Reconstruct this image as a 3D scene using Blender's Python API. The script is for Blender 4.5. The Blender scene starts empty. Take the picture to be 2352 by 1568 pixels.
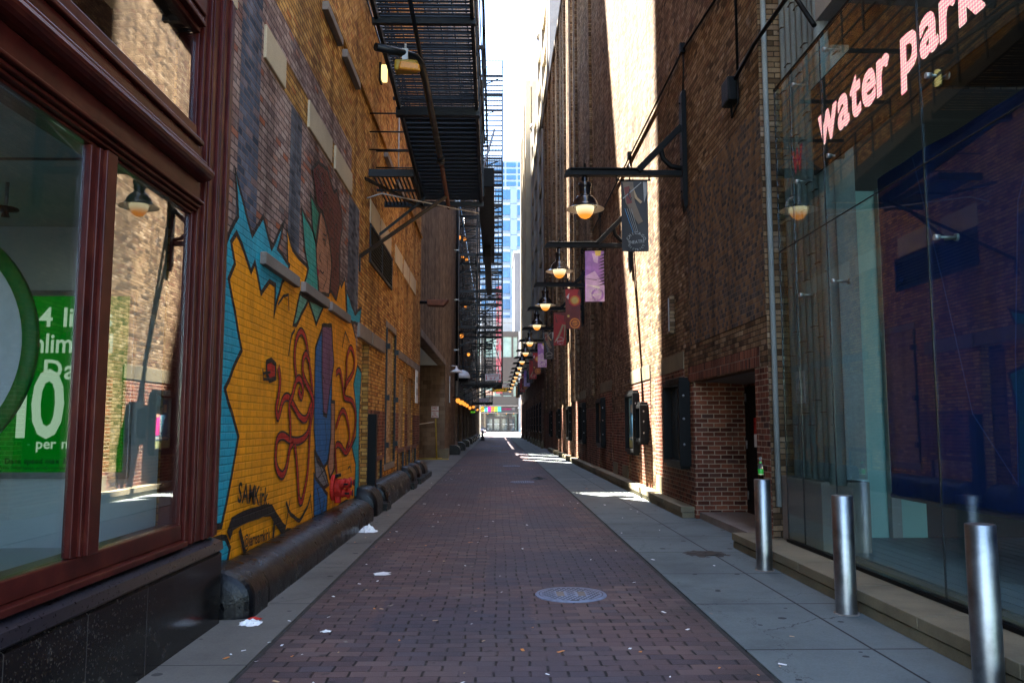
import bpy, math, random
from mathutils import Vector
random.seed(7)
R = math.radians
scene = bpy.context.scene

# ---------------------------------------------------------------- camera
cam_d = bpy.data.cameras.new('camera'); cam = bpy.data.objects.new('camera', cam_d)
scene.collection.objects.link(cam); scene.camera = cam
cam_d.sensor_width = 36; cam_d.lens = 1880/2352*36; cam_d.clip_end = 3000; cam_d.clip_start = 0.05
cam.location = (0, 0, 1.6)
cam.rotation_euler = (R(90+5.83), 0, R(-1.1275))
# ---------------------------------------------------------------- sky, sun, exposure
SUN = Vector((-1, 1.6, 4.65)).normalized()
w = bpy.data.worlds.new('World'); scene.world = w; w.use_nodes = True
wn = w.node_tree; sky = wn.nodes.new('ShaderNodeTexSky'); sky.sky_type = 'NISHITA'; sky.sun_disc = False
sky.sun_elevation = math.asin(SUN.z); sky.sun_rotation = math.atan2(SUN.x, SUN.y)
sky.dust_density = 0.6; sky.air_density = 1.0; sky.ozone_density = 1.6
bg = wn.nodes['Background']; bg.inputs[1].default_value = 0.05
wn.links.new(sky.outputs[0], bg.inputs[0])
sl = bpy.data.lights.new('sun', 'SUN'); sl.energy = 5.0; sl.angle = R(0.5); sl.color = (1, .94, .84)
so = bpy.data.objects.new('sun', sl); scene.collection.objects.link(so)
so.rotation_euler = SUN.to_track_quat('Z', 'Y').to_euler(); so.location = (-20, 30, 60)
vs = scene.view_settings
vs.view_transform = 'Standard'; vs.look = 'None'; vs.gamma = 1.0; vs.use_curve_mapping = False
vs.exposure = 4.95
cy = scene.cycles
cy.max_bounces = 7; cy.diffuse_bounces = 5; cy.glossy_bounces = 4; cy.transmission_bounces = 6; cy.transparent_max_bounces = 10
cy.sample_clamp_indirect = 6; cy.caustics_reflective = False; cy.caustics_refractive = False

# ---------------------------------------------------------------- materials
class G:
    """small helper that wires shader nodes"""
    def __init__(s, name):
        s.m = bpy.data.materials.new(name); s.m.use_nodes = True
        s.t = s.m.node_tree; s.b = s.t.nodes['Principled BSDF']; s.out = s.t.nodes['Material Output']
    def n(s, typ, **kw):
        nd = s.t.nodes.new(typ)
        for k, v in kw.items(): setattr(nd, k, v)
        return nd
    def l(s, a, b): s.t.links.new(a, b)
    def put(s, sock, v):
        if isinstance(v, bpy.types.NodeSocket): s.l(v, sock)
        else:
            if sock.type == 'RGBA' and len(v) == 3: v = (*v, 1)
            sock.default_value = v
    def math(s, op, a, b=0.0, c=0.0, clamp=False):
        nd = s.n('ShaderNodeMath', operation=op, use_clamp=clamp)
        s.put(nd.inputs[0], a); s.put(nd.inputs[1], b); s.put(nd.inputs[2], c)
        return nd.outputs[0]
    def pos(s):
        if not hasattr(s, '_p'):
            s._g = s.n('ShaderNodeNewGeometry'); sp = s.n('ShaderNodeSeparateXYZ')
            s.l(s._g.outputs['Position'], sp.inputs[0]); s._p = sp.outputs
        return s._p
    def noise(s, scale, detail=4, rough=.55, vec=None, dim='3D'):
        s.pos(); nd = s.n('ShaderNodeTexNoise'); nd.inputs['Scale'].default_value = scale
        nd.inputs['Detail'].default_value = detail; nd.inputs['Roughness'].default_value = rough
        s.l(vec or s._g.outputs['Position'], nd.inputs['Vector']); return nd.outputs[0]
    def comb(s, x, y, z=0.0):
        nd = s.n('ShaderNodeCombineXYZ')
        for i, v in enumerate((x, y, z)): s.put(nd.inputs[i], v)
        return nd.outputs[0]
    def rng(s, v, a, b, c=0.0, d=1.0, smooth=False):
        nd = s.n('ShaderNodeMapRange', interpolation_type='SMOOTHSTEP' if smooth else 'LINEAR')
        s.put(nd.inputs[0], v)
        for i, q in enumerate((a, b, c, d)): nd.inputs[i+1].default_value = q
        return nd.outputs[0]
    def mix(s, f, a, b, mode='MIX'):
        nd = s.n('ShaderNodeMix', data_type='RGBA', blend_type=mode)
        s.put(nd.inputs[0], f); s.put(nd.inputs[6], a); s.put(nd.inputs[7], b); return nd.outputs[2]
    def ramp(s, v, stops):
        nd = s.n('ShaderNodeValToRGB'); s.put(nd.inputs[0], v); e = nd.color_ramp.elements
        while len(e) < len(stops): e.new(.5)
        for q, (p, c) in zip(e, stops): q.position = p; q.color = (*c, 1)
        return nd.outputs[0]
    def bump(s, h, strength=.5, dist=.01):
        nd = s.n('ShaderNodeBump'); nd.inputs['Strength'].default_value = strength; nd.inputs['Distance'].default_value = dist
        s.l(h, nd.inputs['Height']); s.l(nd.outputs[0], s.b.inputs['Normal'])
    def set(s, col=None, rough=None, metal=None, spec=None):
        if col is not None: s.put(s.b.inputs['Base Color'], col)
        if rough is not None: s.put(s.b.inputs['Roughness'], rough)
        if metal is not None: s.put(s.b.inputs['Metallic'], metal)
        if spec is not None: s.put(s.b.inputs['Specular IOR Level'], spec)
    def cells(s, bw, bh, mw, plane='wall', off=.5, wob=.004, swap=False):
        """brick cells in world space: (mortar mask, random value of the brick, second random)"""
        p = s.pos()
        if plane == 'floor': h, v = p[0], p[1]
        else:
            nn = s.n('ShaderNodeSeparateXYZ'); s.l(s._g.outputs['True Normal'], nn.inputs[0])
            ax = s.math('GREATER_THAN', s.math('ABSOLUTE', nn.outputs[0]), .5)
            h = s.math('ADD', s.math('MULTIPLY', p[1], ax), s.math('MULTIPLY', p[0], s.math('SUBTRACT', 1.0, ax)))
            v = p[2]
        if swap: h, v = v, h
        if plane == 'floor' and wob:
            lw = s.noise(.7, 2); lw2 = s.noise(.55, 2)
            h = s.math('ADD', h, s.math('MULTIPLY', s.math('SUBTRACT', lw, .5), .10)); v = s.math('ADD', v, s.math('MULTIPLY', s.math('SUBTRACT', lw2, .5), .16))
        if wob:
            wn_ = s.noise(9, 2); w2 = s.noise(7, 2)
            h = s.math('ADD', h, s.math('MULTIPLY', s.math('SUBTRACT', wn_, .5), wob*3))
            v = s.math('ADD', v, s.math('MULTIPLY', s.math('SUBTRACT', w2, .5), wob*3))
        vv = s.math('DIVIDE', v, bh); row = s.math('FLOOR', vv)
        hh = s.math('ADD', s.math('DIVIDE', h, bw), s.math('MULTIPLY', row, off)); col = s.math('FLOOR', hh)
        fx = s.math('FRACT', hh); fz = s.math('FRACT', vv)
        dx = s.math('MULTIPLY', s.math('MINIMUM', fx, s.math('SUBTRACT', 1.0, fx)), bw)
        dz = s.math('MULTIPLY', s.math('MINIMUM', fz, s.math('SUBTRACT', 1.0, fz)), bh)
        wnz = s.n('ShaderNodeTexWhiteNoise', noise_dimensions='2D'); s.l(s.comb(col, row), wnz.inputs['Vector'])
        s._dx, s._dz = dx, dz
        m = s.rng(s.math('MINIMUM', dx, dz), mw*.3, mw*.7, 1, 0, True)
        sp = s.n('ShaderNodeSeparateColor'); s.l(wnz.outputs['Color'], sp.inputs[0])
        return m, wnz.outputs['Value'], sp.outputs[1]

def brick(name, stops, mortar, bw=.215, bh=.073, mw=.013, stain=.45, soot=None, rough=.9, bump=.7, swap=False, off=.5, z_dark=None, white=0.0):
    g = G(name); m, r, r2 = g.cells(bw, bh, mw, swap=swap, off=off)
    c = g.ramp(r, stops)
    fine = g.noise(60, 3); c = g.mix(.35, c, g.ramp(fine, [(.3, (.25, .25, .25)), (.7, (1, 1, 1))]), 'MULTIPLY')
    c = g.mix(m, c, mortar)
    big = g.noise(.55, 6, .62)
    c = g.mix(stain, c, g.ramp(big, [(.3, (.30, .28, .27)), (.52, (.95, .93, .9)), (.75, (1.25, 1.2, 1.1))]), 'MULTIPLY')
    streak = g.noise(1.0, 5, .6, g.comb(g.math('MULTIPLY', g.pos()[1], 2.2), g.math('MULTIPLY', g.pos()[0], 2.2), g.math('MULTIPLY', g.pos()[2], .16)))
    c = g.mix(.62, c, g.ramp(streak, [(.36, (.3, .28, .27)), (.55, (1, 1, 1))]), 'MULTIPLY')
    if white:   # lime bloom
        c = g.mix(g.math('MULTIPLY', g.rng(g.noise(2.2, 6, .7), .58, .75), white), c, (.5, .46, .42))
    if soot: c = g.mix(g.math('MULTIPLY', g.rng(g.pos()[2], soot[0], soot[1], 1, 0), .6), c, (.05, .045, .04))
    g.set(c, rough, spec=.1)
    h = g.math('ADD', g.math('MULTIPLY', g.math('SUBTRACT', 1.0, m), 1.0), g.math('MULTIPLY', fine, .45))
    h = g.math('ADD', h, g.math('MULTIPLY', r2, .35))
    g.bump(h, bump, .012); return g.m

def paint_on_brick(name, col, wear=.25):
    g = G(name); m, r, r2 = g.cells(.215, .073, .013)
    n1 = g.noise(30, 4); n2 = g.noise(2.5, 6, .65)
    c = g.mix(.5, col, g.ramp(n2, [(.3, (.66, .62, .6)), (.55, (1, 1, 1))]), 'MULTIPLY')
    c = g.mix(g.math('MULTIPLY', g.rng(r, 0, 1), .14), c, (0.05, .03, .02))
    c = g.mix(g.math('MULTIPLY', m, .28), c, tuple(x*.35 for x in col))  # shading of the mortar grooves put into the paint colour
    chip = g.rng(g.noise(16, 7, .75), .66, .72); c = g.mix(g.math('MULTIPLY', chip, .8), c, (.24, .15, .11))
    drip = g.noise(1.0, 5, .6, g.comb(0, g.math('MULTIPLY', g.pos()[1], 7), g.math('MULTIPLY', g.pos()[2], .5)))
    c = g.mix(.35, c, g.ramp(drip, [(.36, (.5, .46, .42)), (.56, (1.0, 1.0, 1.0)), (.75, (1.12, 1.1, 1.08))]), 'MULTIPLY')
    g.set(c, .6, spec=.2)
    h = g.math('ADD', g.math('SUBTRACT', 1.0, m), g.math('MULTIPLY', n1, .5)); h = g.math('ADD', h, g.math('MULTIPLY', r2, .3))
    g.bump(h, .75, .012); return g.m

def plain(name, col, rough=.6, metal=0.0, var=.25, scale=8.0, bump=0.0, spec=.5, emit=None, es=1.0):
    g = G(name); n1 = g.noise(scale, 6, .65)
    lo = tuple(x*(1-var) for x in col); hi = tuple(min(1, x*(1+var*.6)) for x in col)
    g.set(g.ramp(n1, [(.3, lo), (.7, hi)]), g.rng(n1, .3, .7, rough*.85, min(1, rough*1.15)), metal, spec)
    if bump: g.bump(g.noise(scale*6, 5, .7), bump, .01)
    if emit: g.put(g.b.inputs['Emission Color'], emit); g.b.inputs['Emission Strength'].default_value = es
    return g.m

def concrete(name, col, joints=None, spots=0.0, rough=.85, stain=.5, jcol=(.03, .03, .03)):
    g = G(name); n1 = g.noise(.8, 7, .65); n2 = g.noise(70, 3)
    c = g.mix(stain, col, g.ramp(n1, [(.34, (.36, .36, .36)), (.5, (.9, .9, .9)), (.7, (1.3, 1.28, 1.24))]), 'MULTIPLY')
    c = g.mix(.4, c, g.ramp(n2, [(.3, (.6, .6, .6)), (.7, (1.1, 1.1, 1.1))]), 'MULTIPLY')
    h = n2
    if spots:
        vo = g.n('ShaderNodeTexVoronoi', feature='F1'); vo.inputs['Scale'].default_value = 4.6; vo.inputs['Randomness'].default_value = 1
        g.l(g._g.outputs['Position'], vo.inputs['Vector'])
        sc = g.n('ShaderNodeSeparateColor'); g.l(vo.outputs['Color'], sc.inputs[0])
        rad = g.math('MULTIPLY', g.math('POWER', sc.outputs[0], 1.9), .19)
        on = g.math('LESS_THAN', vo.outputs['Distance'], rad)
        c = g.mix(g.math('MULTIPLY', on, spots), c, (.02, .02, .022))
    if spots:
        vc = g.n('ShaderNodeTexVoronoi', feature='DISTANCE_TO_EDGE'); vc.inputs['Scale'].default_value = .33
        wv_ = g.n('ShaderNodeVectorMath', operation='ADD'); g.l(g._g.outputs['Position'], wv_.inputs[0]); nz = g.noise(2.2, 6, .7); g.l(g.comb(nz, nz, 0), wv_.inputs[1]); g.l(wv_.outputs[0], vc.inputs['Vector'])
        c = g.mix(g.math('MULTIPLY', g.math('LESS_THAN', vc.outputs['Distance'], .0013), .7), c, (.02, .02, .02))
        blot = g.noise(1.6, 6, .7); c = g.mix(g.rng(blot, .58, .72, 0, .55), c, (.05, .052, .05))
    if joints:
        m, r, r2 = g.cells(joints[0], joints[1], joints[2], plane=joints[3], off=0, wob=0)
        c = g.mix(g.math('MULTIPLY', r, .22), c, tuple(x*.55 for x in col)); c = g.mix(m, c, jcol)
        h = g.math('SUBTRACT', g.math('MULTIPLY', n2, .4), m)
    g.set(c, rough, spec=.15); g.bump(h, .35, .006); return g.m

def glass(name, tint=(1, 1, 1), ior=1.5):
    g = G(name); g.t.nodes.remove(g.b)
    tr = g.n('ShaderNodeBsdfTransparent'); g.put(tr.inputs[0], tint)
    gl = g.n('ShaderNodeBsdfGlossy'); gl.inputs['Roughness'].default_value = 0.0
    fr = g.n('ShaderNodeFresnel'); g.pos(); g.l(g.rng(g._g.outputs['Backfacing'], 0, 1, ior, 1/ior), fr.inputs[0])
    mx = g.n('ShaderNodeMixShader'); g.l(fr.outputs[0], mx.inputs[0]); g.l(tr.outputs[0], mx.inputs[1]); g.l(gl.outputs[0], mx.inputs[2])
    g.l(mx.outputs[0], g.out.inputs[0]); return g.m

EX = 2**vs.exposure     # lamp strengths below are given as they read at this exposure
def glow(name, col, strength):
    strength /= EX
    g = G(name); g.t.nodes.remove(g.b); e = g.n('ShaderNodeEmission'); g.put(e.inputs[0], col); e.inputs[1].default_value = strength
    g.l(e.outputs[0], g.out.inputs[0]); return g.m

M = {}
TAN = [(0, (.15, .075, .035)), (.2, (.30, .16, .075)), (.45, (.38, .22, .11)), (.7, (.46, .29, .15)), (.88, (.34, .15, .075)), (1, (.55, .38, .22))]
GOLD = [(0, (.28, .115, .03)), (.25, (.54, .27, .065)), (.55, (.70, .37, .095)), (.8, (.78, .46, .14)), (1, (.54, .19, .05))]
BROWN = [(0, (.075, .046, .026)), (.2, (.19, .116, .06)), (.45, (.27, .175, .095)), (.7, (.35, .24, .14)), (.85, (.17, .082, .044)), (1, (.45, .335, .22))]
RED = [(0, (.08, .026, .018)), (.3, (.17, .054, .032)), (.6, (.23, .072, .042)), (.85, (.30, .11, .062)), (1, (.10, .046, .038))]
PINK = [(0, (.22, .13, .11)), (.3, (.36, .24, .2)), (.6, (.43, .29, .24)), (.85, (.50, .37, .31)), (.95, (.42, .13, .06)), (1, (.2, .17, .17))]
M['brick_gold'] = brick('golden_brick', GOLD, (.10, .06, .035), stain=.6)  # mortar darkened so the joint shadows sit in its colour
M['brick_mural'] = brick('pinkish_brick', PINK, (.10, .07, .065), stain=.4, white=.25)
M['brick_grey'] = brick('grey_overpainted_brick', [(0, (.06, .065, .08)), (.5, (.14, .15, .18)), (1, (.2, .21, .24))], (.16, .14, .14), stain=.35)
M['brick_blue'] = brick('bluish_overpainted_brick', [(0, (.055, .07, .10)), (.5, (.12, .14, .19)), (.9, (.2, .2, .25)), (1, (.32, .2, .18))], (.2, .15, .14), stain=.35)
M['brick_dark'] = brick('dark_infill_brick', [(0, (.05, .03, .02)), (.5, (.14, .08, .05)), (1, (.22, .13, .08))], (.24, .17, .11))
M['brick_infill'] = brick('pale_infill_brick', [(0, (.34, .2, .09)), (.5, (.5, .33, .17)), (1, (.6, .43, .25))], (.3, .2, .12), stain=.3)
M['brick_brown'] = brick('brown_common_brick', BROWN, (.05, .034, .022), stain=.75, white=.3)  # mortar colour carries the shadow of the raked joints
M['brick_red'] = brick('red_brick', RED, (.36, .27, .19), bw=.21, bh=.078, mw=.015, stain=.4)
M['brick_soldier'] = brick('red_soldier_brick', RED, (.2, .14, .1), bw=.5, bh=.075, mw=.014, swap=True, off=0, stain=.3)
M['brick_band'] = brick('grey_header_brick', [(0, (.06, .055, .055)), (.4, (.12, .10, .09)), (.6, (.2, .12, .065)), (1, (.29, .175, .09))], (.17, .12, .085), bw=.11, stain=.4)
M['block'] = brick('split_face_block', [(0, (.17, .115, .075)), (.5, (.235, .165, .11)), (1, (.3, .215, .145))], (.15, .105, .07), bw=.42, bh=.21, mw=.012, stain=.35, bump=.5)
g = G('brick_pavers'); m, r, r2 = g.cells(.235, .118, .012, plane='floor', wob=.006)
ms = g.math('MAXIMUM', g.rng(g._dx, .003, .012, 1, 0, True), g.math('MULTIPLY', g.rng(g._dz, .001, .006, 1, 0, True), .6))
n3 = g.noise(3.5, 3); ms = g.math('MULTIPLY', ms, g.rng(n3, .34, .56, .12, 1))
c = g.ramp(r, [(0, (.060, .042, .048)), (.25, (.090, .057, .056)), (.6, (.110, .066, .060)), (.85, (.136, .090, .080)), (1, (.074, .060, .068))])
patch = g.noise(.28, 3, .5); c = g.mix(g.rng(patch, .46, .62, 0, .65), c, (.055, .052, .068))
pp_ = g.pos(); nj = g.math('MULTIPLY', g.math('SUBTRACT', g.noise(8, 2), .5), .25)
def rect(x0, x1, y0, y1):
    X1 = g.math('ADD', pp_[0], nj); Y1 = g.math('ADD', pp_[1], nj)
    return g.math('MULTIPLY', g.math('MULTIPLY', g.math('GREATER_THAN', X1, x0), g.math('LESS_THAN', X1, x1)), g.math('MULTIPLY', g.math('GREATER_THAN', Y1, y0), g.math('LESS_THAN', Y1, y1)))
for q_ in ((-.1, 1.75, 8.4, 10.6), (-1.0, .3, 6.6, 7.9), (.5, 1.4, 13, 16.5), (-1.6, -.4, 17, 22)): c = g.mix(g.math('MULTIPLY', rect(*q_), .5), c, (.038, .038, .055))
big = g.noise(.9, 8, .7); c = g.mix(.7, c, g.ramp(big, [(.32, (.40, .40, .44)), (.52, (1, 1, 1)), (.72, (1.3, 1.22, 1.16))]), 'MULTIPLY')
sp = g.noise(120, 2, .6); c = g.mix(g.rng(sp, .62, .74), c, (.2, .165, .16))
blot = g.noise(7, 4); c = g.mix(g.math('MULTIPLY', g.rng(blot, .64, .70), .7), c, (.02, .018, .018))
vo = g.n('ShaderNodeTexVoronoi', feature='F1'); vo.inputs['Scale'].default_value = 3.0; g.l(g._g.outputs['Position'], vo.inputs['Vector'])
sc_ = g.n('ShaderNodeSeparateColor'); g.l(vo.outputs['Color'], sc_.inputs[0])
c = g.mix(g.math('MULTIPLY', g.math('LESS_THAN', vo.outputs['Distance'], g.math('MULTIPLY', g.math('POWER', sc_.outputs[0], 3.0), .13)), .75), c, (.02, .018, .02))
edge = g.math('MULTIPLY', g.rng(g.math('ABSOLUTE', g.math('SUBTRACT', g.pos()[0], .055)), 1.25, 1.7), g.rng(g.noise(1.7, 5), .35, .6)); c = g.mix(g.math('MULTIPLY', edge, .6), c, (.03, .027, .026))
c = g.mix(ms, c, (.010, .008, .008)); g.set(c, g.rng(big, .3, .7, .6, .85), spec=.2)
hh_ = g.math('ADD', g.math('SUBTRACT', 1.0, ms), g.math('MULTIPLY', sp, .4)); hh_ = g.math('ADD', hh_, g.math('MULTIPLY', r2, .5)); hh_ = g.math('ADD', hh_, g.math('MULTIPLY', big, 2.5))
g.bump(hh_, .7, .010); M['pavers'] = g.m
M['walk'] = concrete('sidewalk_concrete', (.142, .164, .160), (1.35, 1.5, .02, 'floor'), spots=.85)
M['walk_l'] = concrete('curb_walk_concrete', (.15, .14, .122), (3.0, 1.9, .014, 'floor'), spots=.8)
M['ledge'] = concrete('ledge_concrete', (.2, .165, .105), None, stain=.8)
M['asphalt'] = concrete('asphalt', (.055, .055, .055))
M['street'] = concrete('pale_street', (.13, .13, .13))
M['stone'] = concrete('cream_stone', (.52, .42, .28), None, stain=.35)
M['sill'] = concrete('grey_sill_stone', (.23, .19, .16), None, stain=.5)
M['limestone'] = concrete('limestone', (.34, .33, .31), (1.2, .6, .012, 'wall'), stain=.3, jcol=(.3, .3, .29))
M['terra'] = concrete('grey_terracotta', (.30, .33, .325), None, stain=.5)
M['joint'] = plain('black_joint', (.012, .011, .01), .9)
g = G('dark_granite'); v = g.n('ShaderNodeTexVoronoi'); v.inputs['Scale'].default_value = 90; g.pos(); g.l(g._g.outputs['Position'], v.inputs['Vector'])
sc_ = g.n('ShaderNodeSeparateColor'); g.l(v.outputs['Color'], sc_.inputs[0])
m, r, r2 = g.cells(.78, 5.0, .008, off=0, wob=0)
c = g.ramp(sc_.outputs[0], [(.0, (.003, .003, .0035)), (.6, (.007, .006, .006)), (.85, (.018, .013, .009)), (1, (.05, .042, .034))])
c = g.mix(g.math('MULTIPLY', g.rng(g.noise(3, 6, .7), .6, .75), .35), c, (.12, .11, .1))
c = g.mix(m, c, (.05, .045, .04)); g.set(c, .16, spec=.2); M['granite'] = g.m
M['granite_lip'] = plain('granite_lip', (.014, .0125, .017), .3, var=.5, scale=40)
g = G('mahogany_paint'); n1 = g.noise(1.0, 6, .6, g.comb(g.math('MULTIPLY', g.pos()[0], 30), g.math('MULTIPLY', g.pos()[1], 5), g.math('MULTIPLY', g.pos()[2], 5)))
g.set(g.ramp(n1, [(.3, (.028, .004, .0035)), (.55, (.06, .009, .0065)), (.75, (.09, .021, .011))]), .32, spec=.16); g.bump(n1, .08, .005); M['wood'] = g.m
M['glass'] = glass('shop_glass', (.94, .97, .965), 2.0); M['glass_r'] = glass('curtain_glass', (.84, .955, .96), 1.6)
M['black'] = plain('black_painted_iron', (.004, .0045, .005), .5, var=.4, scale=14, bump=.15, spec=.12)
M['iron'] = plain('weathered_black_iron', (.004, .007, .010), .4, var=.5, scale=9, bump=.2, spec=.3)
M['lamp_black'] = plain('glossy_black_enamel', (.008, .008, .010), .18, var=.3)
g = G('black_painted_guard'); n1 = g.noise(5, 7, .7); n2 = g.noise(14, 5, .7)
c = g.ramp(n1, [(.35, (.002, .002, .0025)), (.6, (.0045, .0045, .0055))]); c = g.mix(g.math('MULTIPLY', g.rng(n2, .66, .72), .4), c, (.03, .026, .024)); c = g.mix(g.rng(g.noise(3, 8, .75), .72, .76), c, (.05, .02, .01))
g.set(c, g.rng(n1, .35, .65, .22, .45), spec=.22); g.bump(g.math('ADD', n1, g.math('MULTIPLY', n2, .4)), .5, .02); M['guard'] = g.m
M['shade'] = plain('cream_enamel', (.75, .66, .55), .4, var=.1)
M['steel'] = None
g = G('brushed_steel'); n1 = g.noise(1.0, 4, .6, g.comb(g.math('MULTIPLY', g.pos()[0], 4), g.math('MULTIPLY', g.pos()[1], 4), g.math('MULTIPLY', g.pos()[2], 140)))
n2 = g.noise(5, 6, .7); g.set(g.ramp(n2, [(.3, (.20, .205, .21)), (.6, (.35, .355, .36)), (.8, (.42, .42, .42))]), g.rng(n2, .3, .7, .33, .46), 1.0); g.bump(n1, .012, .004); M['steel'] = g.m
M['galv'] = plain('galvanised_pipe', (.4, .41, .4), .45, .6)
M['rust'] = plain('rusty_metal', (.16, .065, .04), .8, .2, var=.5)
M['yellow'] = plain('yellow_paint', (.38, .24, .012), .5, var=.3)
M['amber'] = plain('amber_lens', (.65, .26, .02), .3, var=.3, scale=20)
M['white'] = plain('white_paint', (.75, .74, .72), .5, var=.12)
M['paper'] = plain('white_paper', (.8, .8, .78), .8, var=.1)
M['red_ink'] = plain('red_ink', (.5, .02, .02), .5)
M['black_ink'] = plain('black_ink', (.01, .01, .01), .5)
M['green_ink'] = plain('green_ink', (.02, .22, .03), .5)
M['bulb'] = None
def bulb_mat(name, c1, c2, s, z0, z1):
    g = G(name); g.t.nodes.remove(g.b); tc = g.n('ShaderNodeTexCoord'); sp = g.n('ShaderNodeSeparateXYZ'); g.l(tc.outputs['Object'], sp.inputs[0])
    e = g.n('ShaderNodeEmission'); g.l(g.ramp(g.rng(sp.outputs[2], z0, z1), [(.25, c1), (.8, c2)]), e.inputs[0]); e.inputs[1].default_value = s/EX
    g.l(e.outputs[0], g.out.inputs[0]); return g.m
M['warm'] = glow('small_warm_bulb', (1, .32, .045), 1.7)
M['glow_white'] = glow('lit_white_lamp', (1, .8, .3), 2.0)
MUR = dict(orange=(.95, .34, .006), teal=(.012, .36, .48), green=(.02, .34, .27), dkgreen=(.01, .2, .12), skin=(.45, .19, .10), hair=(.13, .026, .018),
           maroon=(.12, .012, .02), lip=(.35, .02, .05), greenlow=(.12, .38, .28), blue=(.012, .13, .33), purple=(.20, .08, .15), grey=(.22, .21, .22), red=(.5, .02, .012), black=(.012, .011, .011))
for k, v in MUR.items(): M['m_'+k] = paint_on_brick('mural_'+k, v)

# ---------------------------------------------------------------- glyphs of the built-in font
CH = "ABCDEFGHIJKLMNOPQRSTUVWXYZabcdefghijklmnopqrstuvwxyz0123456789@.'\"-/$:,"
GL = {}
def load_glyphs():
    tmp = []
    for ch in CH:
        cu = bpy.data.curves.new('glyph', 'FONT'); cu.body = ch; cu.size = 1; cu.resolution_u = 3; cu.offset = .018
        o = bpy.data.objects.new('glyph', cu); scene.collection.objects.link(o); tmp.append((ch, o, cu))
    dg = bpy.context.evaluated_depsgraph_get(); dg.update()
    for ch, o, cu in tmp:
        me = bpy.data.meshes.new_from_object(o.evaluated_get(dg))
        vs_ = [(v.co.x, v.co.y) for v in me.vertices]; fs = [tuple(p.vertices) for p in me.polygons]
        x0 = min(v[0] for v in vs_); x1 = max(v[0] for v in vs_)
        GL[ch] = ([(x-x0, y) for x, y in vs_], fs, x1-x0); bpy.data.meshes.remove(me)
    for ch, o, cu in tmp: bpy.data.objects.remove(o); bpy.data.curves.remove(cu)
load_glyphs()

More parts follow.
